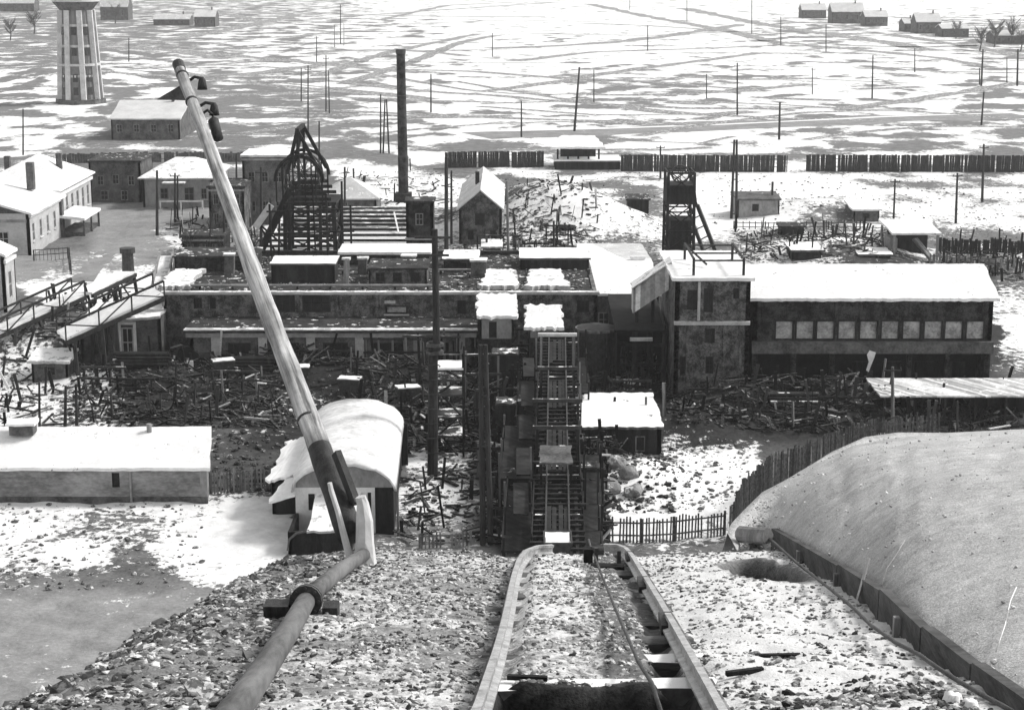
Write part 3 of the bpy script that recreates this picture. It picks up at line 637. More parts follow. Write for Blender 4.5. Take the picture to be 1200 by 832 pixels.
# ------------------------------------------------------------------ black coal shed and the loading gallery between tower and white-roofed hall
def coal_shed():
    Y0, Y1 = 162.5, 176; x0 = xz(722, 460, Y0)[0]; x1 = TX0-.25; z = 6.0
    t = thing('coal_bunker_shed', 'black open-fronted coal shed in the gap between the brick tower and the tank', 'shed', (x0, Y0, 0))
    m = MB(); m.wall((x1, Y1), (x0, Y1), -.3, z, .3); m.wall((x0, Y1), (x0, Y0), -.3, 5.3, .3); m.wall((x1, Y0), (x1, Y1), -.3, z-.1, .2); m.build('wall', 'black', t)
    MB().sheet([(x0-.2, Y0-.2, 5.5), (x1-.05, Y0-.2, 5.5), (x1-.05, Y1, 6.3), (x0-.2, Y1, 6.3)], .2, 8, 6, .03).build('roof', 'black', t)
    for k in range(4):
        c = x0+.2+(x1-x0-.5)*k/3; MB().box((c-.12, Y0, -.2), (c+.12, Y0+.25, 5.28)).build('post', 'coal_wood', t)
    for zz in (2.1, 3.9): MB().box((x0+.3, Y0+.04, zz), (x1-.35, Y0+.2, zz+.22)).build('cross_beam', 'coal_wood', t)
    p = MB()
    MB().box((x0+1.2, Y0-.5, 4.5), (x0+3.3, Y0-.21, 4.8)).build('shelf', 'snow_dirty', t)
coal_shed()
def gallery():
    Y0 = 164.; a = AT(742, 352, Y0); b = AT(787, 322, Y0); hgt = 2.1
    t = thing('inclined_gallery', 'short inclined conveyor gallery clad in pale sheeting leading up to the brick tower', 'conveyor gallery', (a.x, Y0, a.z))
    MB().hexa([(a.x, Y0, a.z-hgt*.6), (b.x, Y0, b.z-hgt*.6), (b.x, Y0+2.4, b.z-hgt*.6), (a.x, Y0+2.4, a.z-hgt*.6)], [(a.x, Y0, a.z+hgt*.5), (b.x, Y0, b.z+hgt*.55), (b.x, Y0+2.4, b.z+hgt*.55), (a.x, Y0+2.4, a.z+hgt*.5)]).build('cladding', 'corrug', t)
    MB().sheet([(a.x-.1, Y0-.15, a.z+hgt*.5+.15), (b.x, Y0-.15, b.z+hgt*.55+.15), (b.x, Y0+2.55, b.z+hgt*.55+.15), (a.x-.1, Y0+2.55, a.z+hgt*.5+.15)], .13, 8, 4, .02).build('roof', 'snow_dirty', t)
    for f in (.12, .55):
        p = a.lerp(b, f); MB().bar((p.x, Y0+1.2, p.z-hgt*.6), (p.x, Y0+1.2, -.2), .3).build('leg', 'coal_wood', t)
gallery()
def white_hall():
    Y0, Y1 = 184, 214; x0 = xz(690, 340, Y0)[0]; x1 = xz(772, 340, Y0)[0]; z = 4.6
    t = thing('low_hall', 'low hall with broad snow roof and one bare grey corner behind the inclined gallery', 'hall', (x0, Y0, 0))
    box_walls(t, x0, x1, Y0, Y1, z, 'plaster_dark', [(1, 2.2, 1.2, 2.8), (3.5, 4.7, 1.2, 2.8)], wkw={})
    ym = Y0+14
    MB().sheet([(x0-.3, Y0-.4, z+.25), (x1+.3, Y0-.4, z+.25), (x1+.3, ym, z+1.5), (x0-.3, ym, z+1.5)], .25, 12, 8, .04).build('roof', 'snow', t)
    MB().sheet([(x0-.3, ym+.01, z+1.5), (x0+4.6, ym+.01, z+1.5), (x0+1.6, Y1+.4, z+.6), (x0-.3, Y1+.4, z+.6)], .25, 8, 8, .04).build('roof', 'snow', t)
    MB().sheet([(x0+4.61, ym+.01, z+1.5), (x1+.3, ym+.01, z+1.5), (x1+.3, Y1+.4, z+.6), (x0+1.61, Y1+.4, z+.6)], .25, 8, 8, .04).build('roof', 'snow_grey', t)['label'] = 'bare grey roof corner'
    m = MB(); m.tube((x0-.25, Y0+1, z), (x0+.1, Y0+1.2, z+2.6), .22, .12); m.build('vent_pipe', 'metal_dark', t)
    MB().bar((x0+5.2, ym-.4, z+1.7), (x1-.4, ym-.4, z+1.7), .35, .3).build('ridge_beam', 'snow', t)
white_hall()
# ------------------------------------------------------------------ centre: long flat-roofed boiler house and its front wing
def boiler():
    Y0, Y1 = 174, 199; x0 = xz(192, 385, Y0)[0]; x1 = xz(700, 385, Y0)[0]; z = 6.6; W = x1-x0
    t = thing('boiler_house', 'very long dark flat-roofed boiler house with a pale coping line across the yard', 'industrial building', (x0, Y0, 0))
    def hz(a, b, c, d): return ((a-192)/508*W, (b-192)/508*W, xz(400, d, Y0)[1], xz(400, c, Y0)[1])
    fr = [hz(228,238,349,362), hz(247,258,349,362), hz(322,350,346,366), hz(355,388,346,366), hz(452,478,358,368), hz(534,546,352,368), hz(676,690,352,366)]
    m = MB(); m.wall((x0, Y0), (x1, Y0), -.3, z, .4, fr); m.wall((x1, Y0), (x1, Y1), -.3, z-.01, .4); m.wall((x1, Y1), (x0, Y1), -.3, z, .4); m.wall((x0, Y1), (x0, Y0), -.3, z-.01, .4); m.build('wall', 'soot_brick', t)
    for i, h in enumerate(fr): window(t, (x0, Y0), (x1, Y0), *h, .4, frame='coal_wood', bars=0 if i == 4 else 2, pane='glass_pale' if i == 4 else 'glass_dark', sill=(i == 4))
    MB().box((x0+.42, Y0+.42, z-.45), (x1-.42, Y1-.42, z-.15)).build('roof', 'roof_dark', t)
    c = MB(); c.sheet([(x0-.15, Y0-.15, z+.3), (x1+.15, Y0-.15, z+.3), (x1+.15, Y0+.55, z+.3), (x0-.15, Y0+.55, z+.3)], .28, 80, 1, .03, .05); c.build('coping', 'trim', t)
    c = MB(); c.sheet([(x0-.15, Y1-.6, z+.3), (x1+.15, Y1-.6, z+.3), (x1+.15, Y1+.1, z+.3), (x0-.15, Y1+.1, z+.3)], .28, 80, 1, .03, .05); c.build('coping', 'roof_dark', t)
    for k in range(11):
        a = x0+W*(k+.4)/11; MB().box((a-.2, Y0-.16, 4.4), (a+.2, Y0-.002, z-.02)).build('pilaster', 'soot_brick', t)
    MB().box((x0+W*.51, Y0-.05, 5.7), (x0+W*.535, Y0-.003, 6.0)).build('wall_patch', 'trim', t)
    # raised rear gallery of the roof
    xa = xz(398, 300, 192)[0]; xb = xz(503, 300, 192)[0]
    MB().box((xa, 192, z-.14), (xb, 197.5, z+1.0)).build('roof_monitor', 'dark_brick', t)
    MB().sheet([(xa-.2, 191.7, z+1.3), (xb+.2, 191.7, z+1.3), (xb+.2, 197.6, z+1.3), (xa-.2, 197.6, z+1.3)], .28, 20, 4, .03, .05).build('roof_monitor_top', 'snow', t)
    for px, py, w in ((585, 330, 44), (640, 331, 50), (215, 322, 40)):
        p = AT(px, py, Y0+9); hw = w/2/11.7
        MB().sheet([(p.x-hw, Y0+3, z+.35), (p.x+hw, Y0+3, z+.35), (p.x+hw*.8, Y0+13, z+.3), (p.x-hw*.8, Y0+13, z+.3)], .45, 14, 10, .06, .35).build('roof_snow', 'snow_dirty', t)
    return x0, x1
BX0, BX1 = boiler()
def roof_clutter():
    z = 6.44
    for i, (a, b_, Y, d, h, mat, rf, lab) in enumerate([(205,300,188,5,1.5,'dark_brick','roof_dark','long dark penthouse on the boiler house roof behind the leaning pole'), (318,392,181,4,1.9,'coal_wood','snow_patch','dark timber penthouse at the foot of the left headframe'),
            (432,500,180,5,1.6,'soot_brick','roof_dark','wide brick penthouse on the boiler house roof left of the mast'), (520,560,188,5,1.2,'dark_brick','snow_patch','small brick penthouse on the boiler house roof right of the mast'), (610,690,189,6,1.1,'coal_wood','snow_patch','low timber penthouse at the right end of the boiler house roof')]):
        x0 = xz(a, 320, Y)[0]; x1 = xz(b_, 320, Y)[0]; t = thing('roof_penthouse', lab, 'penthouse', (x0, Y, z)); W = x1-x0
        box_walls(t, x0, x1, Y, Y+d, z+h, mat, [(W*(.12+.3*k), W*(.12+.3*k)+.9, z+.35, z+h-.3) for k in range(3)], z0=z-.05, th=.2, wkw=dict(bars=1, frame='coal_wood'))
        flat_roof(t, x0, x1, Y, Y+d, z+h, rf, .2, .15, .1)
    for Y, a, b_, lab in ((177.5, 215, 520, 'long thin pipe lying along the front of the boiler house roof'), (186.5, 330, 560, 'second thin pipe run farther back on the boiler house roof')):
        x0 = xz(a, 330, Y)[0]; x1 = xz(b_, 330, Y)[0]; t = thing('roof_pipe', lab, 'pipe', (x0, Y, z)); MB().tube((x0, Y, z+.45), (x1, Y, z+.45), .13, None, 8, 10, .05).build('pipe', 'plaster', t)
        for k in range(8): x = x0+(x1-x0)*(k+.5)/8; MB().box((x-.1, Y-.12, z-.02), (x+.1, Y+.12, z+.33)).build('pipe_support', 'coal_wood', t)
    n = 1500; q = np.stack([rng.uniform(BX0+.8, BX1-.8, n), rng.uniform(175, 198, n), np.full(n, 6.5)], -1)
    o = rocks('roof_debris', q, .1+.4*rng.random(n)**2.5, np.where(rng.random(n) < .12, .6, .01+.12*rng.random(n)), flat=.6); tag(o, 'dark clinker and rubbish strewn over the boiler house roof', 'rubbish', kind='stuff')
roof_clutter()
random.seed(21)
def on_roof_posts():
    # stub chimneys and vent boxes of the boiler house roof
    z = 6.45
    for i, (px, Y, h, w, lab) in enumerate([(405, 180, 2.6, .55, 'slanting pale vent stub on the boiler house roof near the coping'), (424, 186, 1.6, .9, 'low square vent box on the boiler house roof behind the pale coping'),
            (478, 188, 1.5, 1.4, 'wide dark vent box on the boiler house roof beside the mast'), (330, 183, 1.9, 1.1, 'dark roof vent box beside the left pit headframe legs'), (268, 186, 2.0, 1.0, 'dark roof vent near the left end of the boiler house roof'), (560, 184, 1.7, 1.6, 'dark roof vent box left of the snow-covered roof patch')]):
        x = xz(px, 320, Y)[0]; t = thing('roof_vent', lab, 'vent', (x, Y, z))
        MB().hexa([(x-w/2, Y, z), (x+w/2, Y, z), (x+w/2, Y+w, z), (x-w/2, Y+w, z)], [(x-w/2+.1, Y+.1, z+h), (x+w/2+.1, Y+.1, z+h), (x+w/2+.1, Y+w, z+h), (x-w/2+.1, Y+w, z+h)]).build('shaft', 'plaster_dark' if i != 0 else 'grey_wood', t)
        MB().sheet([(x-w/2-.05, Y-.1, z+h+.2), (x+w/2+.2, Y-.1, z+h+.2), (x+w/2+.2, Y+w+.1, z+h+.2), (x-w/2-.05, Y+w+.1, z+h+.2)], .18, 4, 4, .02).build('cap', 'snow_dirty', t)
on_roof_posts()
def wing():
    Y0, Y1 = 168.6, 173.8; x0 = xz(224, 430, Y0)[0]; x1 = xz(556, 430, Y0)[0]; z = 4.05; W = x1-x0
    t = thing('front_wing', 'low wing with pale cornice and white pilasters at the foot of the boiler house', 'industrial building', (x0, Y0, 0))
    holes = []; ps = [254, 309, 365, 422, 490, 540]
    for a, b in zip(ps[:-1], ps[1:]): holes.append(((a+14-224)/332*W, (b-14-224)/332*W, .5, 2.9))
    m = MB(); m.wall((x0, Y0), (x1, Y0), -.3, z-.55, .35, holes); m.wall((x1, Y0), (x1, Y1), -.3, z-.5, .35); m.wall((x0, Y1), (x0, Y0), -.3, z-.5, .35); m.build('wall', 'plaster_dark', t)
    for h in holes: window(t, (x0, Y0), (x1, Y0), *h, .35, frame='coal_wood', bars=3)
    for i, p in enumerate(ps):
        c = x0+(p-224)/332*W; MB().box((c-.42, Y0-.22, -.3), (c+.42, Y0-.003, z-.56)).build('pilaster', 'trim' if i < 4 else 'plaster', t)
    MB().box((x0-.35, Y0-.4, z-.55), (x1+.2, Y0+.3, z-.1)).build('cornice', 'plaster', t)
    MB().sheet([(x0-.5, Y0-.6, z+.15), (x1+.3, Y0-.6, z+.15), (x1+.3, Y1+.1, z+.35), (x0-.5, Y1+.1, z+.35)], .22, 50, 3, .03, .06).build('roof', 'roof_dark', t)
    MB().sheet([(x0-.5, Y0-.62, z+.27), (x1+.3, Y0-.62, z+.27), (x1+.3, Y0+.25, z+.27), (x0-.5, Y0+.25, z+.27)], .1, 60, 1, .03, .05).build('coping', 'trim', t)
wing()
# rear hall with battened roof, narrow dark tower block, pyramid hut
def rear_hall():
    Y0, Y1 = 205, 236; x0 = xz(305, 290, Y0)[0]; x1 = xz(477, 290, Y0)[0]; z = 5.6
    t = thing('rear_hall', 'rear hall with dark battens across its snowy roof between headframe and chimney', 'hall', (x0, Y0, 0))
    box_walls(t, x0, x1, Y0, Y1, z, 'plaster_dark', [(k*2.2+1, k*2.2+2.2, 2.6, 4.6) for k in range(7)], wkw={})
    MB().sheet([(x0-.3, Y0-.4, z+.3), (x1+.3, Y0-.4, z+.3), (x1+.3, Y0+14, z+.7), (x0-.3, Y0+14, z+.7)], .25, 20, 8, .04).build('roof', 'snow', t)
    MB().sheet([(x0-.3, Y0+14.05, z+.75), (x1+.3, Y0+14.05, z+.75), (x1+.3, Y1+.4, z+1.0), (x0-.3, Y1+.4, z+1.0)], .25, 20, 8, .04).build('roof', 'stripe_roof', t)['label'] = 'bare battened rear roof'
    for k in range(9):
        y = Y0+1.2+k*3.5; zz = z+.3+(.4*min(k*3.5/14, 1))+.3
        MB().bar((x0+.5, y, zz), (x1-.2, y, zz), .28, .3).build('batten', 'coal_wood', t)
    x = xz(468, 250, Y0+12)[0]; MB().bar((x, Y0+10, z+.8), (x-.9, Y0+16, z+2.4), .18).build('strut', 'whitewash', t)
rear_hall()
def narrow_block():
    Y0 = 204; x0 = xz(476, 280, Y0)[0]; x1 = xz(508, 280, Y0)[0]
    t = thing('narrow_tower', 'plain narrow dark tower block at the foot of the tall chimney', 'tower', (x0, Y0, 0))
    z = xz(490, 238, Y0)[1]
    box_walls(t, x0, x1, Y0, Y0+3.5, z, 'dark_brick', [(1.1, 2, z-2.6, z-1.2)], wkw=dict(bars=1))
    flat_roof(t, x0, x1, Y0, Y0+3.5, z, 'roof_dark', .25, .15)
    zz = xz(490, 280, Y0)[1]; MB().box((x0-.1, Y0-.25, zz-.12), (x1+.1, Y0-.003, zz+.12)).build('ledge', 'trim', t)
narrow_block()
def pyramid(name, label, cat, cx, cy, w, d, ze, zr, wall, roof, front=(), right=(), apex=None, over=.5, wkw=None):
    t = thing(name, label, cat, (cx, cy, 0)); x0, x1, y0, y1 = cx-w/2, cx+w/2, cy-d/2, cy+d/2
    box_walls(t, x0, x1, y0, y1, ze, wall, front, right, wkw=wkw or {})
    ap = apex or (cx, cy); o = over; b = [(x0-o, y0-o, ze+.02), (x1+o, y0-o, ze+.02), (x1+o, y1+o, ze+.02), (x0-o, y1+o, ze+.02)]
    m = MB(); m.add([V3(*p) for p in b]+[V3(p[0], p[1], p[2]+.2) for p in b]+[V3(ap[0], ap[1], zr)], [(3,2,1,0),(0,1,5,4),(1,2,6,5),(2,3,7,6),(3,0,4,7),(4,5,8),(5,6,8),(6,7,8),(7,4,8)])
    m.build('roof', roof, t); return t
p = G(408, 252); pyramid('pyramid_hut', 'small hut with a plain grey pyramid roof behind the battened hall', 'hut', p.x, p.y+3, 9, 9, 2.6, 5.6, 'plaster_dark', 'snow_grey', [(3.5, 4.6, 1, 2.2)])
def gabled_house():
    Y0, Y1 = 246, 273; x0 = xz(538, 270, Y0)[0]; x1 = xz(588, 270, Y0)[0]
    t = thing('gabled_house', 'narrow gable-fronted house with steep white roof to the right of the chimney', 'house', (x0, Y0, 0))
    ze, zr = 4.9, 7.4; W = x1-x0
    m = [(W/2-.75, W/2+.6, 2.6, 4.3), (W*.72, W*.86, .6, 1.9), (W*.2, W*.34, .6, 1.9)]
    box_walls(t, x0, x1, Y0, Y1, ze, 'soot_brick', m, wkw=dict(frame='coal_wood'))
    gable_y(t, x0, x1, Y0, Y1, ze, zr, 'soot_brick', 'snow_grey', .35, .2)
    MB().box((x0+W*.35, Y0+10, zr-.4), (x0+W*.45, Y0+10.8, zr+1.4)).build('chimney', 'dark_brick', t)
gabled_house()
def chimney():
    p = G(473, 236); t = thing('factory_chimney', 'tall straight dark chimney stack rising behind the boiler house', 'chimney', p)
    top = AT(469.5, 59, p.y); n = 8
    prof = [(0, .95), (.5, .86), (.97, .68)]
    pts = [Vector(p).lerp(top, k/12) for k in range(13)]
    MB().path(pts, [.84-.15*k/12 for k in range(13)], 20).build('shaft', 'dark_brick', t, True)
    a = Vector(p).lerp(top, .975); MB().tube(a, top+V3(0, 0, .12), .80, .82, 20).build('cap', 'metal_dark', t)
    for f in (.3, .5, .7, .86):
        q = Vector(p).lerp(top, f); MB().tube(q, q+V3(0, 0, .18), .86-.15*f, None, 20).build('band', 'metal_dark', t)
    MB().box((p.x-1.3, p.y-1.3, -.2), (p.x+1.3, p.y+1.3, 1.4)).build('base', 'dark_brick', t)
chimney()
# ------------------------------------------------------------------ pit headframes
def lattice(parent, base, top, levels, mat, r=.28, br=.13, ring='cross_beam', brace='brace'):
    """four legs from base rectangle to top rectangle, beams round each level, crossed braces on the faces"""
    b = [Vector(p) for p in base]; tt = [Vector(p) for p in top]
    for k in range(4): MB().bar(b[k], tt[k], r).build('leg', mat, parent)
    L = [[b[k].lerp(tt[k], f) for k in range(4)] for f in levels]
    for row in L:
        for k in range(4): MB().bar(row[k], row[(k+1) % 4], br*1.3).build(ring, mat, parent)
    for r0, r1 in zip(L[:-1], L[1:]):
        for k in range(4):
            j = (k+1) % 4
            MB().bar(r0[k], r1[j], br).build(brace, mat, parent); MB().bar(r0[j], r1[k], br).build(brace, mat, parent)
def headframe_left():
    Y0, Y1 = 199.6, 206.; zb = -.2
    x0 = xz(334, 340, Y0)[0]; x1 = xz(396, 340, Y0)[0]
    t = thing('pit_headframe', 'large dark timber pit headframe with peaked top and sheave deck above the boiler house', 'headframe', (x0, Y0, 0))
    zd = xz(360, 240, Y0)[1]; zu = xz(360, 196, Y0)[1]; zp = xz(348, 153, Y0)[1]
    lattice(t, [(x0, Y0, zb), (x1, Y0, zb), (x1, Y1, zb), (x0, Y1, zb)], [(x0+.3, Y0, zd), (x1-.3, Y0, zd), (x1-.3, Y1, zd), (x0+.3, Y1, zd)], [.3, .5, .7, .86, 1], 'coal_wood', .45, .16)
    # sheave house: boarded box with rounded hood and the two winding wheels
    xa, xb = xz(322, 230, Y0)[0], xz(394, 230, Y0)[0]
    MB().box((xa+1.2, Y0-.2, zd), (xb, Y1+.2, zd+.3)).build('deck', 'coal_wood', t)
    for k in range(4):
        zz = zd+.3+.62*k; MB().box((xa+1.5+.15*k, Y0-.05+.02*k, zz+.12), (xb-.6-.45*k, Y0+.05+.02*k, zz+.5)).build('boarding', 'coal_wood', t)
        MB().box((xa+1.5+.15*k, Y1-.15, zz+.12), (xb-.6-.45*k, Y1-.05, zz+.5)).build('boarding', 'coal_wood', t)
    for y in (Y0+.1, Y1-.1):
        cx = xz(350, 196, Y0)[0]; MB().path([V3(cx+2.7*math.cos(q), y, zd+2.6+2.9*math.sin(q)) for q in np.linspace(0, math.pi, 17)], .2, 6).build('arched_rib', 'coal_wood', t)
        for q in np.linspace(.3, math.pi-.3, 6): MB().bar((cx+2.7*math.cos(q), y, zd+.3), (cx+2.7*math.cos(q), y, zd+2.6+2.9*math.sin(q)), .16).build('upright', 'coal_wood', t)
    for px in (318, 326, 402, 412, 384): q = xz(px, 300, Y0-2); MB().bar((q[0], Y0-2, 5), (q[0]+random.uniform(-.3, .3), Y0-1.5, random.uniform(10, 15)), .22).build('scaffold_post', 'coal_wood', t)
    for zz in (9, 11.5): MB().bar((xz(314, 300, Y0-2)[0], Y0-2.1, zz), (xz(416, 300, Y0-2)[0], Y0-2.1, zz+.3), .18).build('scaffold_rail', 'coal_wood', t)
    for y in (Y0+.9, Y1-1.5):
        cx = xz(350, 196, Y0)[0]; cz = zd+3.1; ring = MB(); pts = [V3(cx+2.1*math.cos(a), y, cz+2.1*math.sin(a)) for a in np.linspace(0, 2*math.pi, 33)]
        ring.path(pts, .13, 6); w = ring.build('sheave_wheel', 'metal_dark', t)
        sp = MB()
        for a in np.linspace(0, math.pi, 6)[:-1]: sp.bar((cx-2*math.cos(a), y, cz-2*math.sin(a)), (cx+2*math.cos(a), y, cz+2*math.sin(a)), .09)
        sp.build('spokes', 'metal_dark', w)
    ax = xz(348, 153, Y0)[0]
    for px in (336, 376):
        q = xz(px, 192, Y0)
        for y in (Y0+.2, Y1-.4): MB().bar((q[0], y, q[1]-1.2), (ax, y, zp), .38).build('peak_rafter', 'coal_wood', t)
    for y in (Y0+.2, Y1-.4): MB().bar((ax+.05, y, zu-2), (ax, y, zp), .3).build('king_post', 'coal_wood', t)
    MB().bar((ax, Y0, zp), (ax, Y1-.2, zp), .4).build('ridge_beam', 'coal_wood', t)
    rope = MB(); a = V3(ax+1, Y0+1, zd+3.5); rope.tube((ax+2.1, Y0+.9, zd+3.1), (xz(393, 230, Y0)[0], Y0+.9, zd-6), .05); rope.build('winding_rope', 'metal_dark', t)
    # right-hand stays falling from the sheave deck
    for px in (366, 382, 392): q = xz(px, 215+(px-366)*.9, Y0); MB().bar((q[0], Y0-.1, q[1]), (q[0]+.2, Y0-.1, 6), .16).build('stay', 'coal_wood', t)
    # raking back legs to the left
    a = xz(324, 222, Y0); b = xz(288, 268, Y0-4)
    for y in (Y0+.8, Y1-1): MB().bar((a[0]+1.4, y, a[1]), (b[0]-2.6, y-1, -.2), .6).build('raking_leg', 'coal_wood', t)
    q = xz(302, 262, Y0); 
    for e in (325, 345): w = xz(e, 300, Y0); MB().bar((q[0], Y0+.3, q[1]), (w[0], Y0+.3, w[1]), .2).build('strut', 'coal_wood', t)
    MB().bar((xz(300, 266, Y0)[0], Y0-.2, xz(300, 266, Y0)[1]), (xz(318, 240, Y0)[0], Y0-.2, xz(318, 240, Y0)[1]), .75).build('chute', 'snow_grey', t)
    for px in (340, 362, 376):
        q = xz(px, 300, Y0)[0]; MB().bar((q, Y0-.3, 5), (q+.1, Y0-.3, zd), .34).build('guide_post', 'coal_wood', t)
headframe_left()
def headframe_right():
    Y0, Y1 = 226, 231; x0 = xz(781, 290, Y0)[0]; x1 = xz(813, 290, Y0)[0]
    t = thing('pit_headframe', 'smaller dark pit headframe with a raking lattice leg behind the brick tower roof', 'headframe', (x0, Y0, 0))
    zt_ = xz(790, 203, Y0)[1]
    lattice(t, [(x0, Y0, -.2), (x1, Y0, -.2), (x1, Y1, -.2), (x0, Y1, -.2)], [(x0+.1, Y0, zt_), (x1-.1, Y0, zt_), (x1-.1, Y1, zt_), (x0+.1, Y1, zt_)], [.2, .4, .6, .8, 1], 'coal_wood', .35, .14)
    MB().hexa([(x0-.1, Y0-.2, zt_-4), (x1+.3, Y0-.2, zt_-4), (x1+.3, Y1+.2, zt_-4), (x0-.1, Y1+.2, zt_-4)], [(x0+.1, Y0, zt_-1.6), (x1, Y0, zt_-1.6), (x1, Y1, zt_-1.6), (x0+.1, Y1, zt_-1.6)]).build('boarding', 'coal_wood', t)
    MB().box((x0+.5, Y0+.3, .1), (x1-.3, Y1-.3, 6.2)).build('cage_shaft', 'coal_wood', t)
    a = xz(818, 240, Y0); b = xz(846, 290, Y0-3)
    for y in (Y0+.3, Y1-.6):
        MB().bar((a[0], y, a[1]), (b[0]+.6, y-2, -.2), .3).build('raking_leg', 'metal_dark', t)
        MB().bar((a[0]-.9, y, a[1]-1.4), (b[0]-1.0, y-2, -.2), .26).build('raking_leg', 'metal_dark', t)
    A = V3(a[0], Y0+.3, a[1]); B = V3(b[0]+.6, Y0-1.7, -.2)
    for f in (.15, .3, .45, .6, .75):
        q = A.lerp(B, f); MB().bar(q, q+V3(-1.2, 0, -.6), .14).build('leg_lacing', 'metal_dark', t)
    cx = (x0+x1)/2; y = Y0+1.5; cz = zt_-.3
    w = MB().path([V3(cx+1.1*math.cos(k), y, cz+1.1*math.sin(k)) for k in np.linspace(0, 2*math.pi, 25)], .12, 6).build('sheave_wheel', 'metal_dark', t)
    sp = MB()
    for k in np.linspace(0, math.pi, 5)[:-1]: sp.bar((cx-math.cos(k), y, cz-math.sin(k)), (cx+math.cos(k), y, cz+math.sin(k)), .08)
    sp.build('spokes', 'metal_dark', w)
headframe_right()
# ------------------------------------------------------------------ snow-topped kiosks, tank and bents in the middle
def kiosk(px0, px1, pyf, pyb, Y, label, band, door=None, lab2=None):
    x0, zf = xz(px0, pyf, Y); x1 = xz(px1, pyf, Y)[0]
    t = thing('loading_kiosk', label, 'kiosk', (x0, Y, 0)); d = 4.6
    zb = AT(px0, pyb, Y+d).z
    zlow = xz(px0, band, Y)[1]
    hs = [] if not door else [((door[0]-px0)/(px1-px0)*(x1-x0), (door[1]-px0)/(px1-px0)*(x1-x0), zlow+.05, zf-.5)]
    m = MB(); m.wall((x0, Y), (x1, Y), zlow, zf-.15, .2, hs); m.wall((x1, Y), (x1, Y+d), zlow, zf-.2, .2); m.wall((x0, Y+d), (x0, Y), zlow, zf-.2, .2); m.wall((x1, Y+d), (x0, Y+d), zlow, zf, .2); m.build('cabin_wall', 'plaster', t)
    for h in hs: window(t, (x0, Y), (x1, Y), *h, .2, bars=0, frame='coal_wood', name='doorway')
    MB().box((x0+.15, Y+.15, -.2), (x1-.15, Y+d-.2, zlow-.01)).build('base_wall', 'dark_brick', t)
    MB().sheet([(x0-.25, Y-.4, zf+.1), (x1+.25, Y-.4, zf+.1), (x1+.25, Y+d, zb+.1), (x0-.25, Y+d, zb+.1)], .3, 14, 10, .07, .22).build('roof', 'snow', t)
kiosk(562, 602, 371, 345, 166.5, 'pale kiosk with ragged snow cap and dark doorway against the boiler house wall', 397, (573, 582))
kiosk(619, 656, 384, 358, 164.0, 'narrower snow-topped kiosk straight above the timber trestle', 396)
def tank():
    Y = 165; x0, x1 = xz(676, 430, Y)[0], xz(722, 430, Y)[0]; z = xz(700, 388, Y)[1]; c = (x0+x1)/2; r = (x1-x0)/2
    t = thing('coal_tank', 'dark round coal tank with a pale worn rim left of the black shed', 'tank', (c, Y+r, 0))
    MB().tube((c, Y+r, -.2), (c, Y+r, z), r, r*.98, 28).build('shell', 'metal_dark', t, False)
    MB().tube((c, Y+r, z-.25), (c, Y+r, z-.02), r+.12, r+.12, 28).build('rim', 'grey_wood', t)
    MB().tube((c, Y+r, z), (c, Y+r, z+.35), r*.95, r*.25, 28).build('lid', 'metal_dark', t)
    for k in range(7):
        a = math.pi+math.pi*k/6; MB().bar((c+(r+.05)*math.cos(a), Y+r+(r+.05)*math.sin(a), -.2), (c+(r+.05)*math.cos(a), Y+r+(r+.05)*math.sin(a), z-.26), .12).build('rib', 'metal_dark', t)
tank()
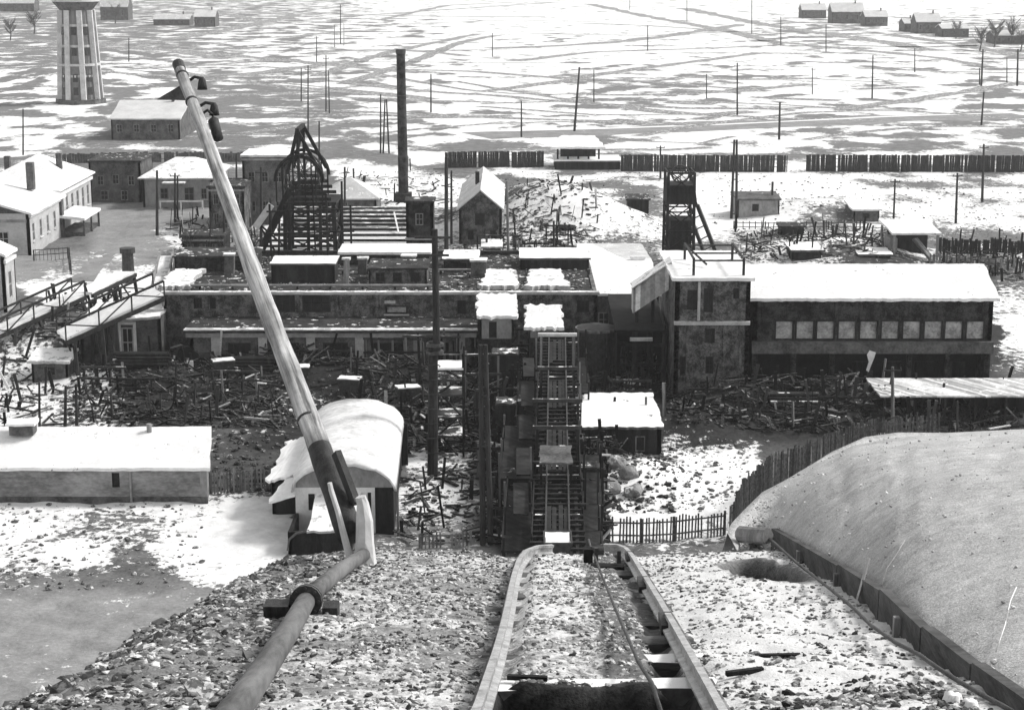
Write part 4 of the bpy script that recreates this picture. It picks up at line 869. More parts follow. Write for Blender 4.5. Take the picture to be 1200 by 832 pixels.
def trestle():
    ya, yb = 99., 163.; n = 24
    t = thing('timber_trestle', 'long black timber trestle carrying the skip incline from the kiosks towards the heap', 'trestle', (tx(ya), ya, 0))
    zd = lambda y: 3.7+.9*smooth(120, 163, y)
    for s in (-1.15, 1.15):
        st = MB(); st.path([V3(tx(y)+s, y, zd(y)) for y in np.linspace(ya, yb, 12)], .2, 4); st.build('stringer', 'coal_wood', t)
    for s in (-.75, .75):
        st = MB()
        ysr = np.linspace(ya-2, yb, 20)
        for p, q in zip(ysr[:-1], ysr[1:]): st.bar((tx(p)+s, p, zd(p)+.42), (tx(q)+s, q, zd(q)+.42), .11, .16)
        st.build('rail', 'metal_dark', t)
    for k in range(58):
        y = ya+(yb-ya)*k/57+random.uniform(-.1, .1); w = 1.5+random.uniform(-.15, .5)
        MB().box((tx(y)-w, y-.13, zd(y)+.18), (tx(y)+w, y+.13, zd(y)+.345)).build('sleeper', 'coal_wood' if random.random() < .8 else 'snowy_wood', t)
    for y0_, y1_, w_ in ((103.5, 113, 1.1), (121, 131.5, .62), (138, 146, 1.05), (152, 160, .6)):
        for s in (-1, 1):
            for q_ in range(2):
                x0_, x1_ = (s*.08+s*.33*q_), (s*.36+s*.33*q_) ; lo_, hi_ = sorted((x0_, x1_)); e_ = random.uniform(-.6, .6)
                MB().hexa([(tx(y0_)+lo_, y0_+e_, zd(y0_)+.35), (tx(y0_)+hi_, y0_+e_, zd(y0_)+.35), (tx(y1_)+hi_, y1_+e_, zd(y1_)+.35), (tx(y1_)+lo_, y1_+e_, zd(y1_)+.35)], [(tx(y0_)+lo_, y0_+e_, zd(y0_)+.4), (tx(y0_)+hi_, y0_+e_, zd(y0_)+.4), (tx(y1_)+hi_, y1_+e_, zd(y1_)+.4), (tx(y1_)+lo_, y1_+e_, zd(y1_)+.4)]).build('deck_plank', 'coal_wood', t)
    for k in range(15):
        y = ya+(yb-ya)*k/14; c = tx(y)
        for s in (-1, 1):
            MB().bar((c+s*1.3, y, zd(y)-.15), (c+s*1.9, y, -1), .3).build('post', 'coal_wood', t)
        MB().box((c-1.7, y-.16, zd(y)-.48), (c+1.7, y+.16, zd(y)-.16)).build('cap_beam', 'coal_wood', t)
        MB().bar((c-1.75, y, .3), (c+1.4, y, zd(y)-.5), .14).build('brace', 'coal_wood', t)
    for y, h, sc in ((150, 3.3, 1.4), (141.5, 2.6, 1.35), (133, 2.3, 1.6), (126, 2.2, 1.5)):
        c = tx(y)
        for s in (-1, 1): MB().bar((c+s*sc*1.02, y, zd(y)-.3), (c+s*sc*.97, y, zd(y)+h), .22).build('portal_post', 'grey_wood' if y > 145 else 'coal_wood', t)
        MB().bar((c-sc*1.2, y, zd(y)+h), (c+sc*1.2, y, zd(y)+h), .26).build('portal_beam', 'snowy_wood' if y != 150 else 'snow_dirty', t)
    for y in (157, 146, 138.5, 129, 122, 116):
        for s in (-1, 1):
            if random.random() < .8: MB().bar((tx(y)+s*1.85, y, .2), (tx(y)+s*1.9, y+.1, zd(y)+random.uniform(.9, 2.2)), .14).build('side_post', random.choice(['grey_wood', 'coal_wood']), t)
    for k in range(5):
        y = 112+k*9.; MB().box((tx(y)-2.9, y, zd(y)+.05), (tx(y)-1.9, y+7, zd(y)+.17)).build('walkway', 'coal_wood', t)
    for s, ya_, yb_, h in ((-1, 128, 147, 1.1), (1, 118, 138, .9), (1, 150, 162, 1.2), (-1, 106, 118, .8)):
        MB().hexa([(tx(ya_)+s*1.62-.03, ya_, zd(ya_)-.1), (tx(ya_)+s*1.62+.03, ya_, zd(ya_)-.1), (tx(yb_)+s*1.62+.03, yb_, zd(yb_)-.1), (tx(yb_)+s*1.62-.03, yb_, zd(yb_)-.1)], [(tx(ya_)+s*1.62-.03, ya_, zd(ya_)+h), (tx(ya_)+s*1.62+.03, ya_, zd(ya_)+h), (tx(yb_)+s*1.62+.03, yb_, zd(yb_)+h*.8), (tx(yb_)+s*1.62-.03, yb_, zd(yb_)+h*.8)]).build('side_boarding', 'coal_wood', t)
    for s, w0, w1, y0_, y1_, dz_ in ((-1, 1.75, 3.6, 108, 121, -1.0), (-1, 1.75, 4.2, 122.5, 136, -.6), (-1, 1.75, 3.4, 138, 152, -1.3), (1, 1.75, 2.9, 106, 117, -.8), (1, 1.75, 3.3, 119, 131, -1.4), (1, 1.75, 2.7, 146, 158, -.7)):
        m_ = MB(); c0_, c1_ = tx(y0_), tx(y1_); lo_, hi_ = sorted((s*w0, s*w1)); m_.hexa([(c0_+lo_, y0_, zd(y0_)+dz_-.14), (c0_+hi_, y0_, zd(y0_)+dz_-.14), (c1_+hi_, y1_, zd(y1_)+dz_-.14), (c1_+lo_, y1_, zd(y1_)+dz_-.14)], [(c0_+lo_, y0_, zd(y0_)+dz_), (c0_+hi_, y0_, zd(y0_)+dz_), (c1_+hi_, y1_, zd(y1_)+dz_), (c1_+lo_, y1_, zd(y1_)+dz_)]); m_.build('side_platform', 'coal_wood', t)
        for k_ in range(5):
            yy = y0_+(y1_-y0_)*k_/4; xx = tx(yy)+s*(w1-.1); MB().bar((xx, yy, -.3), (xx+random.uniform(-.1, .1), yy, zd(yy)+dz_+random.choice([.9, 1.1, 1.9, 2.6])), .15).build('side_post', 'coal_wood' if random.random() < .75 else 'grey_wood', t)
        MB().bar((tx(y0_)+s*(w1-.08), y0_, zd(y0_)+dz_+.85), (tx(y1_)+s*(w1-.08), y1_, zd(y1_)+dz_+.85), .1).build('side_rail', 'coal_wood', t)
    y = 119.; c = tx(y)
    MB().sheet([(c-1.25, y-1.2, zd(y)+1.95), (c+1.0, y-1.2, zd(y)+1.95), (c+1.0, y+2.4, zd(y)+2.2), (c-1.25, y+2.4, zd(y)+2.2)], .12, 6, 4, .03).build('shelter_roof', 'plaster_dark', t)
    for s in (-1.15, .9):
        for yy in (y-1, y+2.2): MB().bar((c+s, yy, zd(y)), (c+s, yy, zd(y)+1.84), .16).build('shelter_post', 'coal_wood', t)
    return zd
TZ = trestle()
def hopper(px, py, w, h, label):
    p = G(px, py); t = thing('coal_hopper', label, 'hopper', p, 'coal hoppers along the trestle'); x, y = p.x, p.y
    MB().hexa([(x-w*.25, y-w*.25, 1.1), (x+w*.25, y-w*.25, 1.1), (x+w*.25, y+w*.25, 1.1), (x-w*.25, y+w*.25, 1.1)], [(x-w*.5, y-w*.5, h*.65), (x+w*.5, y-w*.5, h*.65), (x+w*.5, y+w*.5, h*.65), (x-w*.5, y+w*.5, h*.65)]).build('funnel', 'metal_dark', t)
    MB().box((x-w*.5, y-w*.5, h*.65+.002), (x+w*.5, y+w*.5, h)).build('bin', 'coal_wood', t)
    MB().sheet([(x-w*.45, y-w*.45, h+.12), (x+w*.45, y-w*.45, h+.12), (x+w*.45, y+w*.45, h+.14), (x-w*.45, y+w*.45, h+.14)], .1, 6, 6, .12, 0).build('coal_load', 'snowy_wood', t)
    for a in (-1, 1):
        for e in (-1, 1): MB().bar((x+a*w*.52, y+e*w*.52, -.2), (x+a*w*.52, y+e*w*.52, h*.9), .16).build('post', 'coal_wood', t)
hopper(604, 598, 2.0, 3.0, 'dark coal hopper nearest the heap on the left of the trestle'); hopper(597, 520, 2.4, 3.6, 'dark coal hopper halfway along the left of the trestle'); hopper(694, 585, 1.9, 2.6, 'dark coal hopper right of the trestle beside the boulders'); hopper(592, 462, 2.6, 4.0, 'dark coal hopper farthest back left of the trestle'); hopper(672, 560, 1.6, 3.2, 'narrow dark coal hopper squeezed against the trestle on its right')

def skip():
    p = AT(652, 634, 101.5); y = 101.5; c = tx(y); z = TZ(y)+.5
    t = thing('mine_skip', 'small dark mine skip with snow inside waiting just beyond the brink of the heap', 'mine wagon', (c, y, z))
    a, b, l, h = .62, .86, 1.0, 1.15; z0 = z+.42
    m = MB(); out = [V3(c-b, y-l, z0+h), V3(c+b, y-l, z0+h), V3(c+b, y+l*1.3, z0+h), V3(c-b, y+l*1.3, z0+h)]; lo = [V3(c-a, y-l*.7, z0), V3(c+a, y-l*.7, z0), V3(c+a, y+l, z0), V3(c-a, y+l, z0)]
    inn = [V3(c-b+.09, y-l+.09, z0+h), V3(c+b-.09, y-l+.09, z0+h), V3(c+b-.09, y+l*1.3-.09, z0+h), V3(c-b+.09, y+l*1.3-.09, z0+h)]; dn = [v+V3(0, 0, -.3) for v in inn]
    m.add(out+lo+inn+dn, [(7,6,5,4)]+[(4+i, 4+(i+1) % 4, (i+1) % 4, i) for i in range(4)]+[(i, (i+1) % 4, 8+(i+1) % 4, 8+i) for i in range(4)]+[(8+i, 8+(i+1) % 4, 12+(i+1) % 4, 12+i) for i in range(4)]+[(12,13,14,15)])
    m.build('tub', 'metal_dark', t)
    MB().sheet([(c-b+.12, y-l+.12, z0+h-.12), (c+b-.12, y-l+.12, z0+h-.12), (c+b-.12, y+l*1.3-.12, z0+h-.05), (c-b+.12, y+l*1.3-.12, z0+h-.05)], .15, 8, 6, .05, .02).build('snow_load', 'snow', t)
    for s in (-1, 1):
        for yy in (y-.55, y+.75): MB().tube((c+s*.75-.05, yy, z+.27), (c+s*.75+.05, yy, z+.27), .27, None, 16).build('wheel', 'metal_dark', t)
    MB().box((c-.5, y-.9, z+.3), (c+.5, y+1.1, z+.41)).build('chassis', 'metal_dark', t)
skip()
def scaffold():
    Y = 139; x0, x1 = xz(512, 500, Y)[0], xz(543, 500, Y)[0]
    t = thing('stair_tower', 'open dark timber stair tower with snow on its landings beside the tall mast', 'stair tower', (x0, Y, 0))
    zt_ = xz(520, 414, Y)[1]
    for x in (x0, x1):
        for y in (Y, Y+2.6): MB().bar((x, y, -.2), (x, y, zt_), .16).build('post', 'grey_wood' if x == x0 and y == Y else 'coal_wood', t)
    for i, py in enumerate((431, 445, 462, 488, 510)):
        z = xz(520, py, Y)[1]; MB().sheet([(x0, Y-.1, z), (x1, Y-.1, z), (x1, Y+2.7, z), (x0, Y+2.7, z)], .16, 6, 4, .02).build('landing', 'snow' if i == 0 else 'snowy_wood', t)
    zs = [xz(520, py, Y)[1] for py in (540, 510, 488, 462, 445, 431)]
    for i in range(5):
        a, b = (x0+.2, x1-.2) if i % 2 else (x1-.2, x0+.2); MB().bar((a, Y+.5, zs[i]), (b, Y+.5, zs[i+1]), .5, .1).build('stair_flight', 'coal_wood', t)
    for z in (zt_-.1,): MB().bar((x0, Y, z), (x1, Y, z), .1).build('handrail', 'grey_wood', t)
scaffold()
# ------------------------------------------------------------------ near-left long shed, barrel-roofed shed
def long_shed():
    Y0, Y1 = 127., 131.8; x1 = xz(243, 580, Y0)[0]; x0 = x1-34; zf = xz(200, 549, Y0)[1]-.1; zb = AT(248, 501, Y1).z-.25; W = x1-x0
    t = thing('long_shed', 'long low stuccoed shed with a clean white lean-to roof and one tiny window', 'shed', (x1, Y0, 0))
    u = lambda px: xz(px, 560, Y0)[0]-x0
    h = (u(131), u(140), xz(136, 571, Y0)[1], xz(136, 554, Y0)[1])
    m = MB(); m.wall((x0, Y0), (x1, Y0), -.4, zf, .35, [h]); m.wall((x1-.86, Y1), (x0, Y1), -.4, zb, .35)
    m.hexa([(x1-.35, Y0, -.4), (x1, Y0, -.4), (x1-.5, Y1, -.4), (x1-.85, Y1, -.4)], [(x1-.35, Y0, zf-.01), (x1, Y0, zf-.01), (x1-.5, Y1, zb-.01), (x1-.85, Y1, zb-.01)]); m.build('wall', 'shed_wall', t)
    window(t, (x0, Y0), (x1, Y0), *h, .35, bars=0, frame='coal_wood')
    c = x0+u(153); MB().tube((c, Y0-.12, -.1), (c, Y0-.12, zf+.1), .09).build('downpipe', 'plaster', t)
    MB().box((x0, Y0-.05, -.3), (x1+.03, Y0-.003, .35)).build('plinth', 'plaster_dark', t)
    MB().box((x1-.5, Y0-.06, .36), (x1+.03, Y0-.004, zf-.02)).build('corner_pier', 'plaster', t)
    MB().sheet([(x0-.3, Y0-.35, zf+.25), (x1+.25, Y0-.35, zf+.25), (x1-.35, Y1+.3, zb+.25), (x0-.3, Y1+.3, zb+.25)], .24, 60, 6, .03, .06).build('roof', 'snow', t)
    p = AT(28, 506, Y1-.6); MB().box((p.x-.9, Y1-1.4, zb), (p.x+.9, Y1-.2, zb+.75)).build('roof_hatch', 'plaster_dark', t)
    MB().sheet([(p.x-1.1, Y1-1.6, zb+.95), (p.x+1.1, Y1-1.6, zb+.95), (p.x+1.1, Y1, zb+1.0), (p.x-1.1, Y1, zb+1.0)], .18, 6, 4, .02).build('hatch_lid', 'snow', t)
    p = AT(175, 505, Y1-.4); MB().tube((p.x, Y1-.4, zb), (p.x, Y1-.4, zb+.65), .2).build('stove_pipe', 'plaster', t)
long_shed()
def barrel_shed():
    Y0, Y1 = 119.5, 137.; xl = xz(346, 575, Y0)[0]; xr = xz(461, 575, Y0)[0]; ze = 3.35; zc = 4.9; cx = (xl+xr)/2; hw = (xr-xl)/2
    t = thing('barrel_shed', 'barrel-roofed shed under smooth snow with a pale front wall behind the leaning pole', 'shed', (cx, Y0, 0))
    A = np.linspace(math.pi, 0, 15); arc = [(cx+(hw+.0)*math.cos(a), ze+(zc-ze)*math.sin(a)**.9) for a in A]
    m = MB(); m.wall((xl, Y0), (xl+hw*1.62, Y0), -.4, ze, .3, [(.9, 1.35, 1.7, 2.9), (5.05, 5.3, 1.4, 3.0)]); m.build('front_wall', 'whitewash', t)
    window(t, (xl, Y0), (xr, Y0), .9, 1.35, 1.7, 2.9, .3, bars=0, frame='coal_wood'); window(t, (xl, Y0), (xr, Y0), 5.05, 5.3, 1.4, 3.0, .3, bars=0, frame='coal_wood')
    m = MB(); m.wall((xl+hw*1.62+.01, Y0+.02), (xr, Y0+.02), -.4, ze, .28); m.wall((xr, Y0+.01), (xr-.5, Y1), -.4, ze-.1, .3); m.wall((xl, Y1), (xl, Y0+.31), -.4, ze, .3); m.wall((xr, Y1), (xl, Y1), -.4, ze, .3); m.build('wall', 'coal_wood', t)
    MB().hexa([(x, Y0+.05, z-.02) for x, z in arc], [(x, Y0+.28, z-.02) for x, z in arc]).build('tympanum', 'plaster', t)
    # vaulted roof with thickness
    arc2 = [(cx+(hw+.08)*math.cos(a), ze-.12+(zc-ze+.25)*math.sin(a)**.9) for a in A]; arc3 = [(cx+(hw+.24)*math.cos(a), ze-.16+(zc-ze+.55)*math.sin(a)**.9) for a in A]
    ny = 10; r = MB(); vs, fs = [], []; K = len(A)
    for j in range(ny+1):
        y = Y0-.55+(Y1+.8-Y0)*j/ny
        for ar in (arc2, arc3): vs += [V3(x-.03*(y-Y0), y+random.uniform(-.22, .22)*(j in (0, ny)), z+random.uniform(-.02, .02)) for x, z in ar]
    for j in range(ny):
        for i in range(K-1):
            a = j*2*K+i; b = a+2*K; fs += [(a, b, b+1, a+1), (a+K, a+K+1, b+K+1, b+K)]
        for i in (0, K-1): a = j*2*K+i; b = a+2*K; fs.append((a, a+K, b+K, b) if i == 0 else (a, b, b+K, a+K))
    for j in (0, ny):
        for i in range(K-1): a = j*2*K+i; fs.append((a, a+1, a+K+1, a+K))
    r.add(vs, fs); rf = r.build('roof', 'snow_vault', t, True)
    p = AT(388, 503, 131.5); MB().box((p.x-.5, 130.8, p.z-1.6), (p.x+.45, 132.2, p.z+.55)).build('roof_hatch', 'metal_dark', t)
    # front porch, low dark walls under a pale sloping roof
    xa, xb = xz(338, 630, 115.5)[0], xz(412, 630, 115.5)[0]; yA = 115.2
    pm = MB(); pm.wall((xa, yA), (xb, yA), -.4, 1.55, .25); pm.wall((xb, yA), (xb, Y0-.01), -.4, 1.5, .25); pm.wall((xa, Y0-.01), (xa, yA), -.4, 1.5, .25); pw = pm.build('porch_wall', 'coal_wood', t)
    MB().sheet([(xa+1.4, yA-.3, 1.72), (xb+.2, yA-.3, 1.72), (xb+.3, Y0-.02, 3.0), (xa+1.5, Y0-.02, 3.0)], .16, 8, 6, .02).build('porch_roof', 'snow_dirty', t)
    MB().path([V3(xa+1.5, yA-.2, 1.7), V3(xa+.6, yA-.2, 1.5), V3(xa+.1, yA-.2, 1.05), V3(xa, yA-.25, .3)], .09, 8).build('gutter_pipe', 'pipe', t)
    # side lean-to with a torn snow-covered roof on the left
    la, lb = xz(318, 560, 124)[0], xl-.35
    m = MB(); m.wall((la, 124), (lb, 124), -.4, 2.3, .25); m.wall((la, 134), (la, 124), -.4, 2.3, .25); m.wall((lb, 134), (la, 134), -.4, 2.4, .25); m.build('lean_to_wall', 'coal_wood', t)
    MB().sheet([(la-.3, 123.6, 2.55), (lb, 123.6, 3.1), (lb, 134, 3.25), (la-.1, 134, 2.7)], .2, 12, 10, .05, .3).build('lean_to_roof', 'snow', t)
    MB().sheet([(xl-1.9, 119.0, 2.45), (xl-.02, 119.0, 3.0), (xl-.02, 123.5, 3.0), (xl-1.2, 123.5, 2.8)], .18, 6, 6, .03, .1).build('lean_to_roof', 'snow', t)
    MB().tube((xr+.3, Y0-.2, -.2), (xr+.3, Y0-.2, ze-.1), .08).build('downpipe', 'grey_wood', t)
barrel_shed()
# ------------------------------------------------------------------ low roofs in the right foreground yard
def low_shed():
    Y0 = 136.; p = G(700, 530); Y0 = 139; x0, x1 = xz(672, 520, Y0)[0], xz(775, 520, Y0)[0]; zf = xz(720, 499, Y0)[1]; 
    t = thing('low_shed', 'low dark shed with a snow roof broken by bare patches beside the trestle', 'shed', (x0, Y0, 0)); Y1 = Y0+9
    zb = AT(720, 460, Y1).z
    box_walls(t, x0, x1, Y0, Y1, zf-.2, 'coal_wood', [(2.2, 3.0, .5, 1.7), (5, 5.8, .4, 1.7)], wkw=dict(bars=0))
    MB().sheet([(x0+.6, Y0-.3, zf), (x1+.2, Y0-.3, zf), (x1-.1, Y1, zb), (x0-.3, Y1, zb)], .22, 24, 12, .04, .12).build('roof', 'snow_patch', t)
    x = xz(778, 460, Y1)[0]; MB().bar((x, Y1-1, 0), (x-.1, Y1-1, zb+1.1), .3).build('side_post', 'grey_wood', t)
low_shed()
def canopy():
    Y0, Y1 = 147.5, 153.5; x0 = xz(1032, 460, Y0)[0]; x1 = x0+16.5; zf = xz(1100, 464, Y0)[1]; zb = AT(1100, 443, Y1).z
    t = thing('loading_canopy', 'long open canopy with a corrugated sheet roof in front of the processing block', 'canopy', (x0, Y0, 0))
    MB().sheet([(x0, Y0, zf), (x1, Y0, zf), (x1, Y1, zb), (x0-.1, Y1, zb)], .14, 50, 6, .035, .05).build('roof', 'corrug', t)
    for k in range(7):
        x = x0+.4+k*2.6
        MB().bar((x, Y0+.2, -.2), (x, Y0+.2, zf-.14), .2).build('post', 'coal_wood', t); MB().bar((x, Y1-.2, -.2), (x, Y1-.2, zb-.16), .2).build('post', 'coal_wood', t)
        if k in (0, 4, 5): MB().bar((x, Y0+.15, zf-1), (x+1.4, Y0+.15, .5), .13).build('brace', 'grey_wood', t)
    MB().box((x0+.3, Y1-.12, -.2), (x1, Y1-.02, zb-.4)).build('back_boarding', 'coal_wood', t)
canopy()
def plank_ramp():
    a = AT(985, 466, 150); b = AT(1030, 459, 150); 
    t = thing('plank_ramp', 'short stepped plank ramp with snow on its treads leading to the corrugated canopy', 'ramp', (a.x, 150, 0))
    for k in range(5):
        f = k/4; z = .4+f*2.4; x = a.x+1.8+f*2.0; MB().box((x-2.6+f*2.2, 149.2, z), (x, 151.4, z+.18)).build('tread', 'snowy_wood', t)
    for y in (149.3, 151.3): MB().bar((a.x, y, .2), (b.x-.4, y, 2.8), .18).build('stringer', 'coal_wood', t)
plank_ramp()
M['tower_grey'] = stained('tower_render', .12, .22, .3, .95, stretch=(1, 1, .4)); M['tower_pale'] = stained('tower_pale_render', .38, .6, .5, .95)
M['house_wall'] = stained('pale_house_wall', .34, .52, .4, .95, stretch=(1, 1, 1.5))
M['snow_grey2'] = stained('thin_snow_roof', .5, .66, .3, .9)
M['sleeper'] = stained('old_sleeper', .04, .16, 2.5, .95, stretch=(.6, 3, 3), snow=.35); M['sleeper_snow'] = stained('snowed_sleeper', .08, .2, 2, .95, snow=.85)
M['fence_dark'] = stained('fence_stakes', .03, .16, 4, .9, planks=5)
M['board_grey'] = stained('grey_board', .025, .10, 2, .9, stretch=(1, .5, 3))
# ------------------------------------------------------------------ left: water tower, houses, pipe bridge
def water_tower():
    p = G(95, 121); Y = p.y; s = 2090/(Y*CP+40*SP)
    x = p.x; zt_ = AT(90, 12, Y).z; rb, rt = 24/s, 18.5/s
    t = thing('water_tower', 'tall tapered water tower with pale ribs and overhanging tank at the far left', 'water tower', p)
    MB().tube((x, Y, 0), (x, Y, zt_), rb*.96, rt*.94, 8).build('shaft', 'tower_grey', t)
    for k in range(8):
        a = math.pi/8+k*math.pi/4
        MB().bar((x+rb*1.0*math.cos(a), Y+rb*math.sin(a), 0), (x+rt*math.cos(a), Y+rt*math.sin(a), zt_), 1.3, 1.0).build('rib', 'tower_pale', t)
    for f in (.30, .42, .62, .84):
        r = rb+(rt-rb)*f; MB().tube((x, Y, zt_*f-.3), (x, Y, zt_*f+.3), r*(1.1 if f == .42 else .985), None, 8 if f != .42 else 24).build('band', 'tower_pale', t)
    for k in range(8):
        a = k*math.pi/4
        for f, h in ((.1, .07), (.24, .07), (.52, .07), (.74, .07)):
            if k in (4, 5, 6, 7):
                r = (rb+(rt-rb)*f)*.92*.96; q = V3(x+r*math.cos(a), Y+r*math.sin(a), zt_*f); n = V3(math.cos(a), math.sin(a), 0); u = V3(-n.y, n.x, 0)
                MB().hexa([q-u*.6-n*.2, q+u*.6-n*.2, q+u*.6+n*.45, q-u*.6+n*.45], [q-u*.6-n*.3+V3(0,0,2), q+u*.6-n*.3+V3(0,0,2), q+u*.6+n*.3+V3(0,0,2), q-u*.6+n*.3+V3(0,0,2)]).build('window', 'glass_dark', t)
    MB().tube((x, Y, -.2), (x, Y, 1.2), rb*1.25, rb*1.22, 8).build('plinth', 'plaster_dark', t)
    MB().tube((x, Y, zt_), (x, Y, zt_+2.2), rt*1.02, 27/s, 16).build('corbel', 'plaster_dark', t)
    MB().tube((x, Y, zt_+2.2), (x, Y, zt_+8.5), 27/s, 26.5/s, 24).build('tank', 'tower_pale', t)
    MB().tube((x, Y, zt_+8.5), (x, Y, zt_+11), 29/s, 1, 24).build('roof', 'snow', t)
water_tower()
def far_house(name, label, cat, x0p, x1p, base, eave, ridge, depth, wall='plaster', roof='snow', wins=3, group=None, chim=True):
    p = G((x0p+x1p)/2, base); Y = p.y; x0 = xz(x0p, base, Y)[0]; x1 = xz(x1p, base, Y)[0]; ze = max(1.6, xz(x0p, eave, Y)[1]); W = x1-x0
    t = thing(name, label, cat, ((x0+x1)/2, Y, 0), group)
    hs = [(W*(k+.3)/wins, W*(k+.3)/wins+min(1.3, W/wins*.4), ze*.35, ze*.75) for k in range(wins)]
    box_walls(t, x0, x1, Y, Y+depth, ze, wall, hs, wkw=dict(bars=1))
    zr = max(ze+.8, AT(x0p, ridge, Y+depth/2).z)
    gable_x(t, x0, x1, Y, Y+depth, ze, zr, wall, roof, .4, .25, nu=14, nv=6)
    if chim: c = x0+W*.78; MB().box((c-.3, Y+depth*.45, zr-.5), (c+.3, Y+depth*.45+.7, zr+1.5)).build('chimney', 'plaster_dark', t)
    return t
far_house('house', 'low house with a smooth pale roof below the water tower', 'house', 131, 211, 164, 140, 119, 24, 'plaster_dark', 'snow_grey2', 4)

def yard_house():
    p = G(210, 243); Y = p.y; x0 = xz(168, 243, Y)[0]; x1 = xz(250, 243, Y)[0]; ze = xz(200, 210, Y)[1]; W = x1-x0
    t = thing('yard_house', 'single storey pale yard house with patchy hip roof and porch left of the leaning pole', 'house', (x0, Y, 0))
    u = lambda a: (a-168)/82*W
    box_walls(t, x0, x1, Y, Y+16, ze, 'plaster', [(u(188), u(198), 1.3, 3.1), (u(216), u(228), 1.0, 3.2), (u(236), u(243), 1.3, 3.0)], wkw=dict(sill=True))
    m = MB(); o = .6; b = [(x0-o, Y-o, ze), (x1+o, Y-o, ze), (x1+o, Y+16+o, ze), (x0-o, Y+16+o, ze)]; zr = ze+2.6
    m.add([V3(*q) for q in b]+[V3(q[0], q[1], q[2]+.22) for q in b]+[V3(x0+4, Y+8, zr), V3(x1-4, Y+8, zr)], [(3,2,1,0),(0,1,5,4),(1,2,6,5),(2,3,7,6),(3,0,4,7),(4,5,9,8),(5,6,9),(6,7,8,9),(7,4,8)]); m.build('roof', 'snow_dirty', t)
    z = 1.1; MB().box((x0+u(190), Y-2.2, z), (x0+u(241), Y-2.05, z+.25)).build('porch_rail', 'trim_white', t)
    for a in (191, 215, 240): MB().bar((x0+u(a), Y-2.12, -.1), (x0+u(a), Y-2.12, z), .2).build('porch_post', 'trim_white', t)
    MB().box((x0+u(194), Y-2.3, ze-.5), (x0+u(220), Y-.01, ze-.3)).build('porch_roof', 'snow_dirty', t)
yard_house()
def grey_store():
    p = G(135, 237); Y = p.y; x0 = xz(106, 237, Y)[0]; x1 = xz(166, 237, Y)[0]; z = xz(130, 186, Y+1)[1]-.5
    t = thing('grey_store', 'plain grey two storey store with dark openings between the hip-roofed house and the yard house', 'store', (x0, Y, 0))
    W = x1-x0; box_walls(t, x0, x1, Y, Y+10, z, 'plaster_dark', [(W*.15, W*.28, 2.7, 4.3), (W*.45, W*.58, 2.9, 4.5), (W*.75, W*.88, 2.7, 4.3), (W*.2, W*.36, .3, 1.9), (W*.6, W*.74, .3, 1.9)], wkw=dict(bars=1))
    flat_roof(t, x0, x1, Y, Y+10, z, 'roof_dark', .3, .3)
grey_store()
for nm, lab, a_, b_, base, top, dp, mt in (('grey_block', 'tall grey windowed block standing behind the left headframe', 286, 338, 262, 182, 9, 'plaster_dark'), ('winding_house', 'dark winding house with two rows of openings left of the left headframe', 246, 287, 272, 218, 9, 'soot_brick'), ('coal_store', 'low dark coal store among bare trees beside the leaning pole', 214, 262, 300, 276, 6, 'coal_wood')):
    p = G(a_, base); Y = p.y; x0 = p.x; x1 = xz(b_, base, Y)[0]; z = xz(a_, top, Y)[1]-.3; W = x1-x0; t = thing(nm, lab, 'building', (x0, Y, 0))
    box_walls(t, x0, x1, Y, Y+dp, z, mt, [(W*(.12+.3*k), W*(.12+.3*k)+W*.16, z*f0, z*f0+min(1.6, z*.25)) for k in range(3) for f0 in ((.18, .62) if z > 4 else (.4,))], wkw=dict(bars=1))
    flat_roof(t, x0, x1, Y, Y+dp, z, 'snow_dirty' if mt == 'plaster_dark' else 'roof_dark', .3, .25)
    MB().box((x0-.08, Y-.12, z-.5), (x1+.08, Y-.003, z-.2)).build('cornice', 'plaster', t)
def corner_house():
    x1 = -64.6; x0 = -90; Y0, Y1 = 236.5, 254; ze = 5.6; zr = 9.3
    t = thing('corner_house', 'pale gabled house with dark shaded front and broad white roof at the left edge', 'house', (x1, Y0, 0))
    m = MB()
    rh = [(1.5+k*3.8, 2.7+k*3.8, 1.6, 4.1) for k in range(4)]
    fh = [(17, 18.6, 1.2, 3.2), (21, 22.6, 1.2, 3.2)]
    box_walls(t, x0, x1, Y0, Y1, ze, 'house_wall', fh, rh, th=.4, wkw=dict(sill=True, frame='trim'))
    gable_y(t, x0, x1, Y0, Y1, ze, zr, 'plaster_dark', 'snow', .6, .3)  # gables darker than the walls: shade of the front put into the plaster colour
    MB().box((x0, Y0-.06, 4.4), (x1-.3, Y0-.003, 4.8)).build('string_course', 'plaster', t)
    MB().box((x1+.003, Y0, ze-.55), (x1+.3, Y1, ze-.2)).build('cornice', 'trim_white', t)
    MB().box((x1-.6, Y1-1.2, -.1), (x1+.35, Y1+.02, ze-.02)).build('corner_pier', 'plaster_dark', t)
    c = AT(34, 196, Y1-4); MB().box((c.x-.5, Y1-4, 7), (c.x+.5, Y1-3, c.z+.6)).build('chimney', 'plaster_dark', t)
corner_house()
